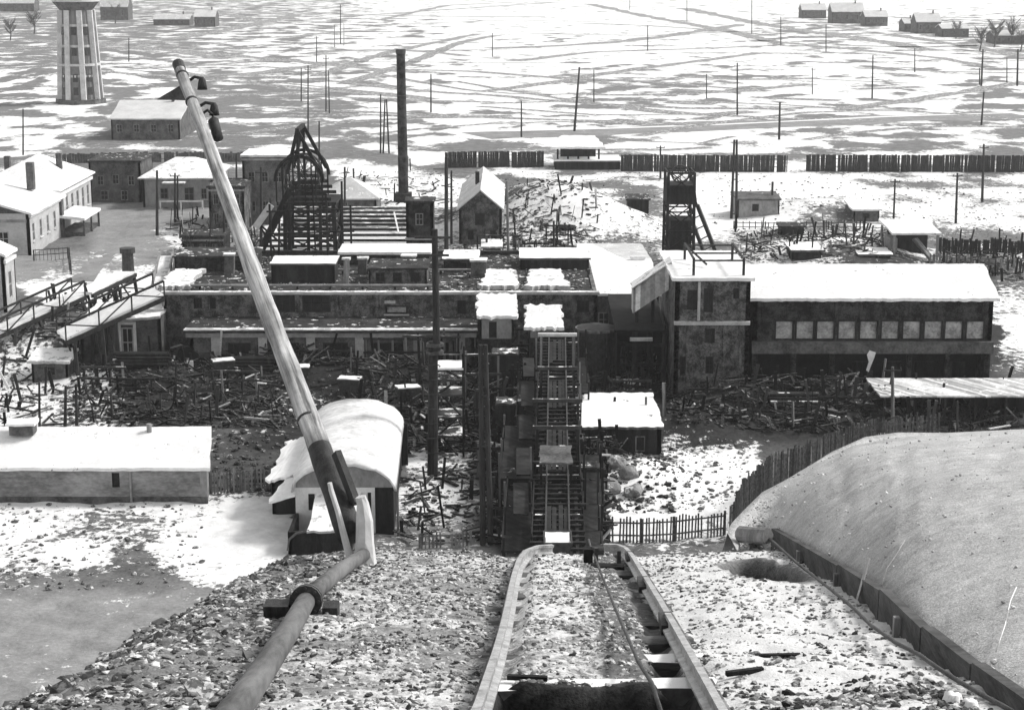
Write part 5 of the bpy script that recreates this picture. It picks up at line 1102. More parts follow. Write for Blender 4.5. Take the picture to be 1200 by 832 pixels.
def hip_house():
    t = pyramid('hip_house', 'pale house with pyramid snow roof and tall windows behind the corner house', 'house', -71.7, 265.6, 12.6, 21, 6.1, 10.4, 'house_wall', 'snow', [(8, 9.2, 1.5, 4)], [(1.5+k*3.3, 2.9+k*3.3, 1.6, 4.8) for k in range(6)], apex=(-70.6, 266), over=.6, wkw=dict(sill=True, frame='trim'))
    MB().box((-65.395, 255.2, 5.3), (-65.05, 276, 5.75)).build('cornice', 'trim_white', t)
    for x, y in ((-67.6, 266), (-74.2, 262)): MB().box((x-.4, y-.4, 7), (x+.4, y+.4, 10.4)).build('chimney', 'plaster_dark', t)
    # snowed porch on the right wall
    MB().sheet([(-64.99, 252.6, 3.0), (-61, 252.6, 2.6), (-61, 263, 2.6), (-64.99, 263, 3.0)], .35, 6, 8, .04).build('porch_roof', 'snow', t)
    for y in (253.2, 257.8, 262.4): MB().bar((-61.3, y, -.1), (-61.3, y, 2.25), .25).build('porch_post', 'plaster_dark', t)
    MB().box((-64.9, 253, -.1), (-61.5, 262.5, .5)).build('porch_floor', 'plaster_dark', t)
hip_house()
def edge_house():
    x1 = xz(8, 366, 198)[0]; Y0, Y1 = 198, 202.4
    t = thing('edge_house', 'corner of a pale house with tall window cut by the left picture edge', 'house', (x1, Y0, 0))
    box_walls(t, x1-14, x1, Y0, Y1, 6.4, 'house_wall', [(12.3, 13.3, 1.2, 4.2)], [(1.6, 2.8, 1.2, 4.4)], wkw=dict(frame='trim'))
    gable_y(t, x1-14, x1, Y0, Y1, 6.4, 9.6, 'house_wall', 'snow', .3, .3)
    MB().box((x1+.003, Y0, 5.5), (x1+.25, Y1, 5.9)).build('cornice', 'trim_white', t)
edge_house()
def fence(name, label, pts, h, mat, spacing=.16, w=.1, gap=0., group=None, post=2.5, rails=(.3, .8), base=None, ragged=.12, cat='fence', z=None):
    """picket or board fence along ground points: pickets and rails are one panel per span, posts their own parts"""
    P = [G(*p) if len(p) == 2 else Vector(p) for p in pts]; t = thing(name, label, cat, P[0], group)
    def gz(q): return gh(q.x, q.y) if z is None else z(q)
    for a, b in zip(P[:-1], P[1:]):
        L = (b-a).length; d = (b-a)/L; n = max(1, round(L/post))
        nrm = V3(-d.y, d.x, 0)
        for k in range(n):
            s0, s1 = L*k/n, L*(k+1)/n; m = MB()
            c = int((s1-s0)/spacing)
            for j in range(c):
                if random.random() < gap: continue
                s = s0+(j+.5)*spacing; q = a+d*s; g = gz(q); hh = h*(1+random.uniform(-ragged, ragged*.6)); lean = random.gauss(0, .02)
                m.bar((q.x, q.y, g-.1), (q.x+d.x*lean*hh, q.y+d.y*lean*hh, g+hh), w, .03)
            for r in rails:
                q0, q1 = a+d*(s0+.02)+nrm*.06, a+d*(s1-.02)+nrm*.06; m.bar((q0.x, q0.y, gz(q0)+h*r), (q1.x, q1.y, gz(q1)+h*r), .07, .1)
            m.build('picket_panel' if spacing > w*1.2 else 'board_panel', mat, t)
        for k in range(n+1):
            q = a+d*(L*k/n)+nrm*.16; g = gz(q); MB().box((q.x-.08, q.y-.08, g-.2), (q.x+.08, q.y+.08, g+h*.98)).build('post', mat, t)
    return t
def railing_left():
    fence('yard_railing', 'thin dark railing along the path before the corner house', [(40, 305), (80, 303), (82, 322)], 1.5, 'metal_dark', .5, .05, 0, None, 3, (.5, .95))
railing_left()
def pipe_bridge(name, label, a, b, legs, w=2.4, truss=True, snow='snow'):
    """sloping trestle bridge: deck under snow, trussed railings, leg frames"""
    a, b = Vector(a), Vector(b); t = thing(name, label, 'bridge', (a.x, a.y, 0)); d = (b-a); n = V3(-d.y, d.x, 0).normalized()*w/2
    MB().sheet([a-n, b-n, b+n, a+n], .3, 20, 4, .05, .08).build('deck', snow, t)
    for s in (-1, 1):
        m = a+n*s*1.06; e = b+n*s*1.06; MB().bar(m-V3(0,0,.4), e-V3(0,0,.4), .3, .4).build('stringer', 'dark_wood', t)
        if truss:
            up = V3(0, 0, 1.35); MB().bar(m+up, e+up, .2).build('handrail', 'dark_wood', t); K = max(3, int(d.length/2.6))
            for k in range(K+1):
                q = m.lerp(e, k/K); MB().bar(q-V3(0,0,.3), q+up, .13).build('railing_post', 'dark_wood', t)
                if k < K: r = m.lerp(e, (k+1)/K); MB().bar(q-V3(0,0,.2) if k % 2 else q+up, r+up if k % 2 else r-V3(0,0,.2), .11).build('railing_brace', 'dark_wood', t)
    for f in legs:
        q = a.lerp(b, f); g = gh(q.x, q.y)-.2
        for s in (-1, 1): MB().bar(q+n*s-V3(0,0,.5), (q.x+n.x*s*1.5, q.y+n.y*s*1.5, g), .32).build('leg', 'dark_wood', t)
        if q.z-g > 2.5: MB().bar((q.x-n.x*1.4, q.y-n.y*1.4, g+.4), (q.x+n.x, q.y+n.y, q.z-.6), .16).build('leg_brace', 'dark_wood', t)
a0 = AT(-30, 398, 172); b0 = AT(92, 343, 181); c0 = AT(148, 318, 199)
pipe_bridge('trestle_bridge', 'trussed timber footbridge sloping up across the snow at the left edge', a0, b0, (.15, .55, .97), 2.2)
pipe_bridge('trestle_bridge', 'farther short footbridge span descending towards the dark stack of pipes', b0+V3(.3,.3,0), c0, (.5, .97), 2.0, False)
d0 = AT(72, 392, 166.5); e0 = AT(186, 341, 170.5)
pipe_bridge('trestle_bridge', 'nearer snowed conveyor bridge rising to the left end of the boiler house', d0, e0, (.08, .36, .5), 4.2, True)
def stub():
    p = G(151, 330); t = thing('pipe_stack', 'short thick dark flue stub standing at the end of the footbridge', 'flue', p)
    MB().tube(p, p+V3(0, 0, 3.6), .8, .7, 14).build('flue', 'metal_dark', t); MB().tube(p+V3(0,0,3.6), p+V3(0,0,4.2), .95, .95, 14).build('cap', 'metal_dark', t)
stub()
def buttress():
    Y = 175.5; x = xz(189, 350, Y)[0]
    t = thing('stair_chute', 'pale sloping chute running up the left end wall of the boiler house', 'chute', (x, Y, 0))
    a = AT(183, 362, 173); b = AT(196, 300, 197)
    MB().sheet([(a.x-.8, a.y, a.z), (a.x+.7, a.y, a.z), (b.x+.7, b.y, b.z), (b.x-.8, b.y, b.z)], .3, 4, 12, .04).build('chute_floor', 'snow_dirty', t)
    for f in (.1, .5, .9):
        q = a.lerp(b, f); MB().bar((q.x, q.y, -.2), (q.x, q.y, q.z-.2), .35).build('leg', 'dark_wood', t)
    for s in (-.8, .7): MB().bar((a.x+s, a.y, a.z+.5), (b.x+s, b.y, b.z+.5), .18, .5).build('side_board', 'plaster', t)
buttress()
def pump_house():
    Y0 = 171.; x0 = xz(96, 430, Y0)[0]; x1 = xz(190, 430, Y0)[0]; W = x1-x0; z = 4.9
    t = thing('pump_house', 'dark lean-to pump house with a pale-framed doorway under the conveyor bridge', 'pump house', (x0, Y0, 0))
    u = lambda a: (a-96)/94*W
    h = [(u(144), u(158), .9, 3.9)]
    m = MB(); m.wall((x0, Y0), (x1, Y0), -.3, z, .35, h); m.wall((x1, Y0), (x1, Y0+3), -.3, z, .3); m.wall((x0, Y0+9), (x0, Y0), -.3, z-1, .3); m.build('wall', 'plaster_dark', t)
    window(t, (x0, Y0), (x1, Y0), *h[0], .35, bars=1, frame='trim', name='doorway')
    fr = MB(); a, b, c, d = x0+h[0][0]-.3, x0+h[0][1]+.3, .7, 4.2
    fr.box((a, Y0-.12, c), (a+.28, Y0-.003, d)); fr.box((b-.28, Y0-.12, c), (b, Y0-.003, d)); fr.box((a, Y0-.12, d), (b, Y0-.003, d+.28)); fr.build('door_surround', 'trim_white', t)
    MB().box((a-.3, Y0-.6, .4), (b+.4, Y0-.003, .69)).build('step', 'snow_dirty', t)
    MB().sheet([(x0-.3, Y0-.4, z-.5), (x1, Y0-.4, z+.2), (x1, Y0+9, z+.4), (x0-.3, Y0+9, z-.3)], .25, 14, 6, .06, .15).build('roof', 'snow_dirty', t)
pump_house()
def little_hut(name, label, cat, x0p, x1p, base, top, depth, wall, roof, rise=.4, wins=1, door=False, legs=False):
    p = G(x0p, base); Y = p.y; x0 = p.x; x1 = xz(x1p, base, Y)[0]; z = xz(x0p, top, Y)[1]-.15; W = x1-x0; gz = -.4
    t = thing(name, label, cat, (x0, Y, gh((x0+x1)/2, Y)))
    hs = [(W*(k+.35)/max(wins, 1), W*(k+.35)/max(wins, 1)+min(1., W*.3/max(wins, 1)), z*.4, z*.8) for k in range(wins)]
    if legs:
        for xx in (x0+.15, x1-.15):
            for yy in (Y+.1, Y+depth-.2): MB().bar((xx, yy, -.3), (xx, yy, z), .3).build('post', wall, t)
        MB().box((x0+.3, Y+depth*.6, -.2), (x1-.3, Y+depth*.6+.2, z-.1)).build('back_wall', 'coal_wood', t)
    else: box_walls(t, x0, x1, Y, Y+depth, z, wall, hs, z0=-.4, th=.2, wkw=dict(bars=1, frame='coal_wood'))
    MB().sheet([(x0-.3, Y-.3, z+.28), (x1+.3, Y-.3, z+.28), (x1+.3, Y+depth+.3, z+.28+rise), (x0-.3, Y+depth+.3, z+.28+rise)], .25, 10, 6, .04, .1).build('roof', roof, t)
    return t
little_hut('yard_hut', 'tiny grey hut with a small dark window at the far left by the long shed', 'hut', 38, 80, 448, 424, 3, 'plaster_dark', 'snow_dirty', .5)
little_hut('flat_hut', 'squat flat-roofed grey hut with a stove pipe right of the double pole', 'hut', 864, 913, 256, 234, 6, 'plaster', 'plaster_dark', .3)
t = bpy.data.objects['flat_hut']; q = AT(905, 226, G(864, 256).y+3); MB().tube((q.x, q.y, 3), (q.x, q.y, 5.2), .18).build('stove_pipe', 'metal_dark', t)
tt = little_hut('raised_shelter', 'raised shelter with a white mono-pitch roof and pale raking chute behind the long block', 'shelter', 1046, 1099, 308, 274, 8.5, 'plaster', 'snow', .5, legs=True)
a = AT(1072, 280, G(1046, 308).y+1); MB().bar(a, (a.x+2.2, a.y-3, .2), .9, .3).build('chute', 'grey_wood', tt); MB().box((a.x-3.2, a.y+.2, -.2), (a.x-2.2, a.y+4, a.z)).build('side_wall', 'plaster', tt)
little_hut('ruined_hut', 'half-buried dark hut with snow drifted over its roof left of the raised shelter', 'hut', 1000, 1030, 262, 246, 7, 'plaster_dark', 'snow', .4)
little_hut('coal_hut', 'small dark windowless hut on the bare mound behind the tank', 'hut', 736, 760, 255, 234, 4, 'coal_wood', 'roof_dark', .2, wins=0)
little_hut('scrap_bin', 'dark timber bin left of the broad hall roof', 'bin', 658, 672, 281, 267, 3, 'coal_wood', 'roof_dark', .1, wins=0)
little_hut('scrap_bin', 'low dark timber bin lying in front of the ruined hut', 'bin', 915, 942, 277, 266, 3, 'coal_wood', 'roof_dark', .1, wins=0)
little_hut('ruined_store', 'dark roofless store heaped with snow just behind the long block roof', 'ruin', 928, 962, 312, 294, 5, 'coal_wood', 'snow_patch', .2)
little_hut('ruined_store', 'smaller dark ruin with a snow slab next to the raised shelter', 'ruin', 1008, 1043, 312, 299, 4, 'coal_wood', 'snow_patch', .2)
little_hut('yard_store', 'small dark store with patchy roof between gabled house and broad hall', 'store', 662, 690, 336, 322, 6, 'coal_wood', 'snow_patch', .4)
little_hut('yard_store', 'low dark store in front of the gabled house doorway', 'store', 566, 586, 309, 290, 4, 'coal_wood', 'snow_dirty', .3)
def pavilion():
    p = G(650, 199); Y = p.y; x0 = p.x; x1 = xz(727, 199, Y)[0]; xr = xz(706, 199, Y)[0]; z = xz(650, 176, Y)[1]; zl = xz(650, 188, Y)[1]
    t = thing('platform_pavilion', 'open pavilion with a flat snowy roof on a dark loading platform in the fence line', 'pavilion', (x0, Y, 0))
    MB().box((x0, Y, -.2), (x1, Y+9, zl-.2)).build('platform', 'coal_wood', t); MB().sheet([(x0-.2, Y-.2, zl), (x1+.2, Y-.2, zl), (x1+.2, Y+9, zl), (x0-.2, Y+9, zl)], .2, 10, 4, .04).build('platform_top', 'snow', t)
    for k in range(5):
        x = x0+.6+(xr-x0-1.2)*k/4; MB().bar((x, Y+2, zl-.1), (x, Y+2, z), .35).build('post', 'coal_wood', t)
    MB().box((x0+1.2, Y+6, zl), (xr-1, Y+6.3, z)).build('back_wall', 'coal_wood', t)
    MB().sheet([(x0-.6, Y+.5, z+.5), (xr+.5, Y+.5, z+.5), (xr-1, Y+13, z+1.4), (x0+1.5, Y+13, z+1.4)], .4, 12, 6, .08, .3).build('roof', 'snow', t)
pavilion()
# ------------------------------------------------------------------ fences
for a, b, h, lab in ((522, 600, 3.0, 'dark board fence behind the gabled house roof'), (601, 637, 3.0, 'short dark board fence left of the pavilion'), (728, 922, 3.1, 'long dark board fence between the pavilion and the gap'), (945, 1205, 3.1, 'long dark board fence right of the gap')):
    fence('board_fence', lab, [(a, 197 if a < 650 else 201), (b, 196 if a < 650 else 202)], h, 'dark_wood', .42, .42, .012, 'board fences across the back of the mine yard', 6, (.3, .75), ragged=.03)
fence('board_fence', 'grey plank wall crossing behind the yard house at the left', [(72, 192), (165, 190), (290, 190)], 1.9, 'plaster_dark', .5, .49, .02, 'board fences across the back of the mine yard', 6)
fence('board_fence', 'low dark plank fence right of the raised shelter', [(1100, 296), (1205, 297)], 1.9, 'coal_wood', .4, .38, .03, 'board fences across the back of the mine yard', 5)
fence('board_fence', 'thin broken rail fence under the dark board fence', [(860, 268), (1045, 270)], 1.2, 'dark_wood', .9, .12, .3, 'board fences across the back of the mine yard', 5)
fence('board_fence', 'low pale picket line behind the right end of the long block', [(1090, 312), (1205, 314)], 1.4, 'grey_wood', .8, .3, .2, 'board fences across the back of the mine yard', 5)
fence('picket_fence', 'pale picket fence at the foot of the snowy slope right of the skip', [(712, 634), (790, 633), (850, 627)], 1.8, 'fence_dark', .24, .12, .08, 'picket fences below the heap', 2.6)
fence('picket_fence', 'dark picket fence between the long shed and the barrel-roofed shed', [(246, 577), (318, 573)], 1.75, 'grey_wood', .24, .12, .1, 'picket fences below the heap', 2.4)
fence('picket_fence', 'short snow-dusted picket stub left of the twin thin poles', [(492, 640), (552, 638)], 1.1, 'grey_wood', .26, .11, .2, 'picket fences below the heap', 2.4)
fence('picket_fence', 'tall dark stake fence climbing beside the smooth ash mound', [(858, 634), (872, 600), (905, 572), (950, 552), (1010, 530), (1100, 520)], 2.7, 'fence_dark', .19, .12, .1, 'picket fences below the heap', 3)
# ------------------------------------------------------------------ poles
POLES = [  # base x,y, top y, radius, lean px at the top, crossarms, label
 (371,73,43,.17,0,1,'far thin pole farthest up-left of the track crossing'), (399,52,6,.2,0,1,'very far tall pole near the top edge left of centre'), (392,56,30,.16,0,0,'short far pole just left of a pale track bend'),
 (403,54,28,.16,0,0,'short far pole just right of the pale track bend'), (382,131,65,.16,0,1,'tall thin pole left of the paired slim poles'), (386,133,83,.14,-1,0,'slim pole standing close beside a taller thin one'),
 (353,119,80,.16,0,0,'thin pole on the dark track above the headframe peak'), (361,157,77,.16,0,1,'tall thin pole directly above the headframe peak'), (374,202,142,.17,0,0,'slim pole touching the right side of the headframe peak'),
 (446,180,111,.16,0,0,'single pole left of the A-frame pole near the chimney'), (505,132,87,.19,0,0,'lone pole just right of the chimney top'), (577,67,39,.18,0,0,'far short pole above the gabled house'),
 (738,12,-8,.2,0,0,'far pole cut by the top edge right of centre'), (805,26,-4,.2,0,0,'far pole near the top edge above the snow track'), (881,40,-3,.2,0,1,'tall far pole at the top right track bend'), (759,60,30,.2,0,0,'lone far pole on the wide white field'),
 (673,154,79,.25,6,0,'thick pole leaning right by the road in the middle'), (696,120,82,.15,0,0,'thin pole right of the thick leaning road pole'), (864,135,74,.2,0,1,'pole beside the road right of the dark banks'), (828,116,87,.14,0,0,'thin pole among the dark banks of bare ground'),
 (611,161,119,.17,0,0,'pole at the left end of the road'), (774,210,171,.17,0,1,'pole in front of the board fence right of the pavilion'), (915,54,20,.2,0,0,'far pole below the distant huddle of houses'), (968,61,29,.2,0,0,'far pole beneath the left roofs of the village'),
 (1022,116,65,.2,1,0,'pole on white snow right of the dark banks'), (1072,85,57,.18,0,0,'small pole below the right-hand village houses'), (1150,101,58,.28,2,1,'thick pole at the right road bend'), (1148,100,80,.2,0,0,'short stub beside the thick pole at the right bend'),
 (1150,147,108,.22,3,0,'dark pole at the near roadside on the right'), (1151,236,169,.2,2,1,'pole crossing the board fence near the right edge'), (1192,101,58,.3,1,1,'thick far pole at the right edge'), (1180,97,68,.17,0,0,'thin pole just left of the thick right-edge pole'),
 (952,111,80,.14,0,0,'faint thin pole over the long white field'), (913,164,120,.24,1,0,'dark pole before the gap in the board fence'), (1047,262,210,.15,2,1,'pole with one crossarm beside the raised shelter'), (1120,261,203,.18,2,1,'pole right of the raised shelter on the snow'),
 (649,322,259,.16,0,0,'thin pole left of the broad hall roof'), (151,73,45,.2,0,0,'lone far pole right of the water tower'), (27,182,128,.16,0,0,'thin pole in the snow below the water tower'), (596,310,212,.18,-2,0,'pale pole at the right corner of the gabled house'),
 (184,275,200,.2,0,0,'leftmost dark pole before the yard house'), (205,260,203,.17,0,1,'middle dark pole before the yard house windows'), (208,259,206,.15,0,0,'slim pole touching the middle pole before the yard house'), (277,217,180,.17,0,0,'dark post right of the leaning pole near the yard house'), (306,300,196,.2,0,1,'tall dark mast in front of the grey block by the headframe'), (318,305,232,.17,-1,0,'shorter dark mast beside the raking legs of the headframe'), (262,296,206,.17,1,0,'thin dark mast before the winding house'), (404,262,196,.18,0,0,'dark mast just right of the left headframe'),
 (523,300,184,.27,0,0,'thick tall pole left of the gabled house'), (529,285,200,.16,0,0,'slim pole beside the thick one by the gabled house'), (46,505,448,.11,0,0,'thin post standing in snow behind the long shed'), (1046,505,430,.15,0,1,'pale post with crossarm in front of the corrugated canopy'),
 (1122,545,470,.1,0,0,'thin post below the canopy behind the ash mound'), (76,510,452,.14,1,0,'dark post beside the scrap near the long shed'), (90,512,450,.14,-1,0,'right one of the dark posts by the scrap near the long shed'), (245,300,250,.13,2,0,'thin crooked post on the rear left of the boiler house')]
for i, (bx, by, ty, r, dx, arms, lab) in enumerate(POLES):
    p = G(bx, by); p.z = gh(p.x, p.y); q = AT(bx+dx, ty, p.y); h = (q-p).length
    t = thing('utility_pole', lab, 'utility pole', p, 'utility poles around the mine and plain')
    MB().tube(p-V3(0, 0, .3), q, r*1.15, r*.8, 8, 6, .05).build('pole', 'dark_wood' if 'pale' not in lab else 'grey_wood', t)
    if arms:
        c = p.lerp(q, .94); MB().bar(c+V3(-.75, -.16, 0), c+V3(.75, -.16, 0), .13).build('crossarm', 'dark_wood', t)
        for s in (-.65, 0, .65):
            if s or True: MB().tube(c+V3(s, -.16, .065), c+V3(s, -.16, .3), .06, .04, 6).build('insulator', 'metal_dark', t)
def a_pole(bx0, bx1, by, tx_, ty, label, r, name='twin_pole'):
    p0, p1 = G(bx0, by), G(bx1, by); q = AT(tx_, ty, p0.y); t = thing(name, label, 'utility pole', p0)
    for p, s in ((p0, -r*.9), (p1, r*.9)): MB().tube(p-V3(0, 0, .2), q+V3(s, 0, 0), r*1.1, r*.8, 8, 6, .05).build('leg', 'dark_wood', t)
    c = (p0+p1)/2
    for f in (.5, .75): a = p0.lerp(q, f); b = p1.lerp(q, f); MB().bar(a+V3(-.1, -r*1.25, 0), b+V3(.1, -r*1.25, 0), .14).build('tie', 'dark_wood', t)
    return t, q
a_pole(449, 456, 180, 452, 117, 'dark A-frame pole left of the chimney', .17)
a_pole(857, 863, 256, 862, 164, 'tall dark double pole beside the flat-roofed hut', .2)
t, q = a_pole(566, 575, 637, 566, 404, 'two tall slim dark poles tied together left of the trestle', .19)
def mast():
    p = G(507, 557); q = AT(508, 268, p.y); t = thing('guyed_mast', 'very tall heavy dark timber mast rising in front of the boiler house', 'mast', p)
    MB().tube(p-V3(0, 0, .3), p.lerp(q, .55), .42, .36, 10, 8, .04).build('lower_mast', 'coal_wood', t); MB().tube(p.lerp(q, .5)+V3(.3, -.35, 0), q+V3(.1, -.35, 0), .3, .22, 10, 8, .04).build('upper_mast', 'coal_wood', t)
    for f in (.51, .54): c = p.lerp(q, f); MB().tube(c+V3(.15, -.18, -.12), c+V3(.15, -.18, .12), .68, None, 12).build('iron_band', 'metal_dark', t)
    for f, w in ((.97, 1.4), (.9, 1.2)):
        c = p.lerp(q, f); MB().bar(c+V3(-w, -.63, 0), c+V3(w, -.63, 0), .16).build('crossarm', 'dark_wood', t)
    for k in range(12):
        c = p.lerp(q, .1+.06*k); MB().bar(c+V3(-.5, -.45, 0), c+V3(.5, -.45, 0), .07).build('climbing_peg', 'dark_wood', t)
mast()
# ------------------------------------------------------------------ loose things in the coal yard
def tub(px, py, label, Y=None, ang=.3):
    p = G(px, py); t = thing('mine_tub', label, 'mine wagon', p, 'mine tubs left in the yard'); l, w = 1.1, .65
    def rt(x, y, z): return V3(p.x+x*math.cos(ang)-y*math.sin(ang), p.y+x*math.sin(ang)+y*math.cos(ang), p.z+z+gh(p.x, p.y))
    def slab(a, b): return [rt(*v) for v in a], [rt(*v) for v in b]
    MB().hexa(*slab([(-l*.75,-w*.8,.5),(l*.75,-w*.8,.5),(l*.75,w*.8,.5),(-l*.75,w*.8,.5)], [(-l,-w,1.5),(l,-w,1.5),(l,w,1.5),(-l,w,1.5)])).build('tub', 'metal_dark', t)
    MB().sheet([rt(-l*.95,-w*.95,1.6), rt(l*.95,-w*.95,1.6), rt(l*.95,w*.95,1.62), rt(-l*.95,w*.95,1.62)], .1, 5, 4, .04).build('load', 'snow_dirty', t)
    for x in (-.5, .5):
        for y in (-1, 1): MB().tube(rt(x, y*.5-.05, .26), rt(x, y*.5+.05, .26), .26, None, 14).build('wheel', 'metal_dark', t)
    MB().hexa(*slab([(-.9,-.35,.3),(.9,-.35,.3),(.9,.35,.3),(-.9,.35,.3)], [(-.9,-.35,.495),(.9,-.35,.495),(.9,.35,.495),(-.9,.35,.495)])).build('chassis', 'metal_dark', t)
tub(478, 472, 'dark mine tub under a thin snow load left of the stair tower'); tub(410, 463, 'dark mine tub standing among coal lumps above the barrel roof', ang=-.2); tub(350, 452, 'dark mine tub half hidden by the leaning pole', ang=.1)
tub(262, 447, 'dark mine tub at the left end of the coal yard', ang=.4)
def reel():
    p = G(222, 436); t = thing('cable_reel', 'large dark round cable reel leaning by a white board before the front wing', 'cable reel', p)
    for s in (-.5, .5): MB().tube(p+V3(0, s-.05, 1.2), p+V3(0, s+.05, 1.2), 1.2, None, 24).build('flange', 'coal_wood', t)
    MB().tube(p+V3(0, -.44, 1.2), p+V3(0, .44, 1.2), .6, None, 20).build('drum', 'metal_dark', t)
    p = G(223, 446); solo('upright_board', MB().hexa([p+V3(-.35,0,-.05), p+V3(.35,0,-.05), p+V3(.35,.1,-.05), p+V3(-.35,.1,-.05)], [p+V3(-.3,.15,1.9), p+V3(.3,.15,1.9), p+V3(.3,.25,1.9), p+V3(-.3,.25,1.9)]), 'whitewash', p, 'white board standing upright in front of the cable reel', 'board')
reel()
def pile(px, py, w, d, n, label, mat='coal_wood', snow=True):
    p = G(px, py); p.z = gh(p.x, p.y); t = thing('timber_stack', label, 'timber stack', p, 'stacks of pit timber')
    for lay in range(4):
        for k in range(n-lay):
            y = p.y+(k-(n-lay)/2)*.36; z = p.z+.12+lay*.28; dx = random.uniform(-.3, .3)
            MB().tube((p.x-w/2+dx, y, z), (p.x+w/2+dx, y+random.uniform(-.1, .1), z), .16, .14, 8).build('log', mat if random.random() < .75 else 'snowy_wood', t)
pile(180, 437, 4, 3, 7, 'stack of dark pit timber with a snow crust left of the cable reel'); pile(170, 452, 5, 3, 6, 'lower stack of dark pit timber nearer the long shed'); pile(640, 515, 3.4, 2, 5, 'dark stack of props lying beside the trestle legs')
pile(300, 442, 4, 2, 6, 'stack of dark pit timber under the white pilasters'); pile(930, 487, 4.5, 2, 6, 'stack of dark pit timber below the processing block'); pile(450, 487, 4, 2, 5, 'stack of dark pit timber behind the barrel roof')
random.seed(5)
src = MB().tube((-1.5, 0, .14), (1.5, 0, .14), .15, .12, 8, 4, .08).build('loose_log', 'coal_wood'); lg = 'dark timber lying loose among the coal lumps of the pit yard'
tag(src, lg, 'log', 'loose timbers in the pit yard'); src2 = None
spots = [(random.uniform(a, b), random.uniform(c, d)) for a, b, c, d, n in ((90,330,432,495,16),(300,540,432,500,18),(560,700,430,560,22),(790,1190,462,508,24)) for k in range(n)]
for i, (px, py) in enumerate(spots):
    o = src if i == 0 else src.copy()
    if i: COL.objects.link(o)
    p = G(px, py); o.location = (p.x, p.y, gh(p.x, p.y)); o.rotation_euler = (0, random.uniform(-.25, .1), random.uniform(-.6, .6) if random.random() < .6 else random.uniform(0, 3)); s = random.uniform(.5, 1.2); o.scale = (s, 1, 1)
    if random.random() < .3:
        o.material_slots[0].link = 'OBJECT'; o.material_slots[0].material = M['snowy_wood'] if random.random() < .7 else M['grey_wood']
src = MB().bar((0, 0, -.3), (0.05, 0, 2.4), .16).build('yard_stake', 'dark_wood'); tag(src, 'thin dark stake standing upright in the cluttered yards round the pit buildings', 'stake', 'upright stakes in the yards')
random.seed(9)
spots = [(random.uniform(a, b), random.uniform(c, d)) for a, b, c, d, n in ((100,330,445,500,12),(545,640,300,335,8),(600,690,270,330,14),(560,600,430,500,4),(860,1160,475,510,18),(1100,1200,300,330,8),(870,1040,280,312,10),(640,790,500,560,9),(210,300,240,300,12),(400,560,440,500,7)) for k in range(n)]
for i, (px, py) in enumerate(spots):
    o = src if i == 0 else src.copy()
    if i: COL.objects.link(o)
    p = G(px, py); o.location = (p.x, p.y, gh(p.x, p.y)); o.rotation_euler = (random.gauss(0, .06), random.gauss(0, .07), random.uniform(0, 3)); o.scale = (1, 1, random.uniform(.4, 1.25))
    if random.random() < .25: o.material_slots[0].link = 'OBJECT'; o.material_slots[0].material = M['grey_wood']
random.seed(31)
def gantry(px, py, w, h, n):
    p = G(px, py); t = thing('pipe_gantry', 'open dark timber gantry of posts and beams among the yard clutter', 'gantry', p, 'open gantries in the pit yard'); y = p.y
    for k in range(n+1):
        x = p.x+w*k/n; MB().bar((x, y, -.2), (x+random.uniform(-.1, .1), y+random.uniform(-.1, .1), h*random.uniform(.9, 1.12)), .2).build('post', random.choice(['coal_wood', 'coal_wood', 'grey_wood']), t)
    for f in (.55, .93): MB().bar((p.x-.3, y-.12, h*f), (p.x+w+.3, y-.12, h*f*random.uniform(.96, 1.04)), .2).build('beam', 'snowy_wood' if random.random() < .5 else 'coal_wood', t)
    MB().bar((p.x+.1, y+.12, .3), (p.x+w*.7, y+.12, h*.85), .14).build('brace', 'coal_wood', t)
for q in [(430,436,5,3.6,4),(476,440,5,4.2,4),(300,432,4,2.8,3),(352,440,5,2.6,3),(545,470,3,4.6,2),(580,432,3.4,4.2,3),(700,440,2.6,3.4,2),(690,500,1.8,3.2,2),(600,486,2.4,4.4,2),(720,476,3,2.6,3),(810,482,4,2.2,3),(900,480,5,2.4,4),(960,492,4,2.2,3),(100,462,3.6,2.8,3),(140,470,3,2.2,2),(250,462,4,2.4,3),(560,300,5,3,3),(615,312,4,3.2,3),(640,292,3,3.5,2),(560,560,1.8,2.6,2),(688,548,1.6,2.6,2)]: gantry(*q)
def boulder(px, py, r, lab):
    p = G(px, py); z = gh(p.x, p.y); vs = [V3(*v)*r for v in ICO_V]; b = bpy.data.meshes.new('boulder'); import bmesh
    bm = bmesh.new(); bmesh.ops.create_icosphere(bm, subdivisions=3, radius=r)
    for v in bm.verts: v.co *= 1+.35*noise.noise(v.co*1.1/r+V3(px, py, 0))+.1*noise.noise(v.co*3.5/r); v.co.z *= .75
    bm.to_mesh(b); bm.free(); b.materials.append(M['rock']); o = bpy.data.objects.new('boulder', b); COL.objects.link(o); o.location = (p.x, p.y, z+r*.35); tag(o, lab, 'boulder')
boulder(711, 581, 1.0, 'largest pale boulder lying right of the trestle'); boulder(736, 572, .75, 'pale rounded boulder behind the largest one'); boulder(722, 561, .8, 'snow-capped boulder farthest back in the rock group'); boulder(742, 584, .7, 'dark boulder at the edge of the snowy slope')
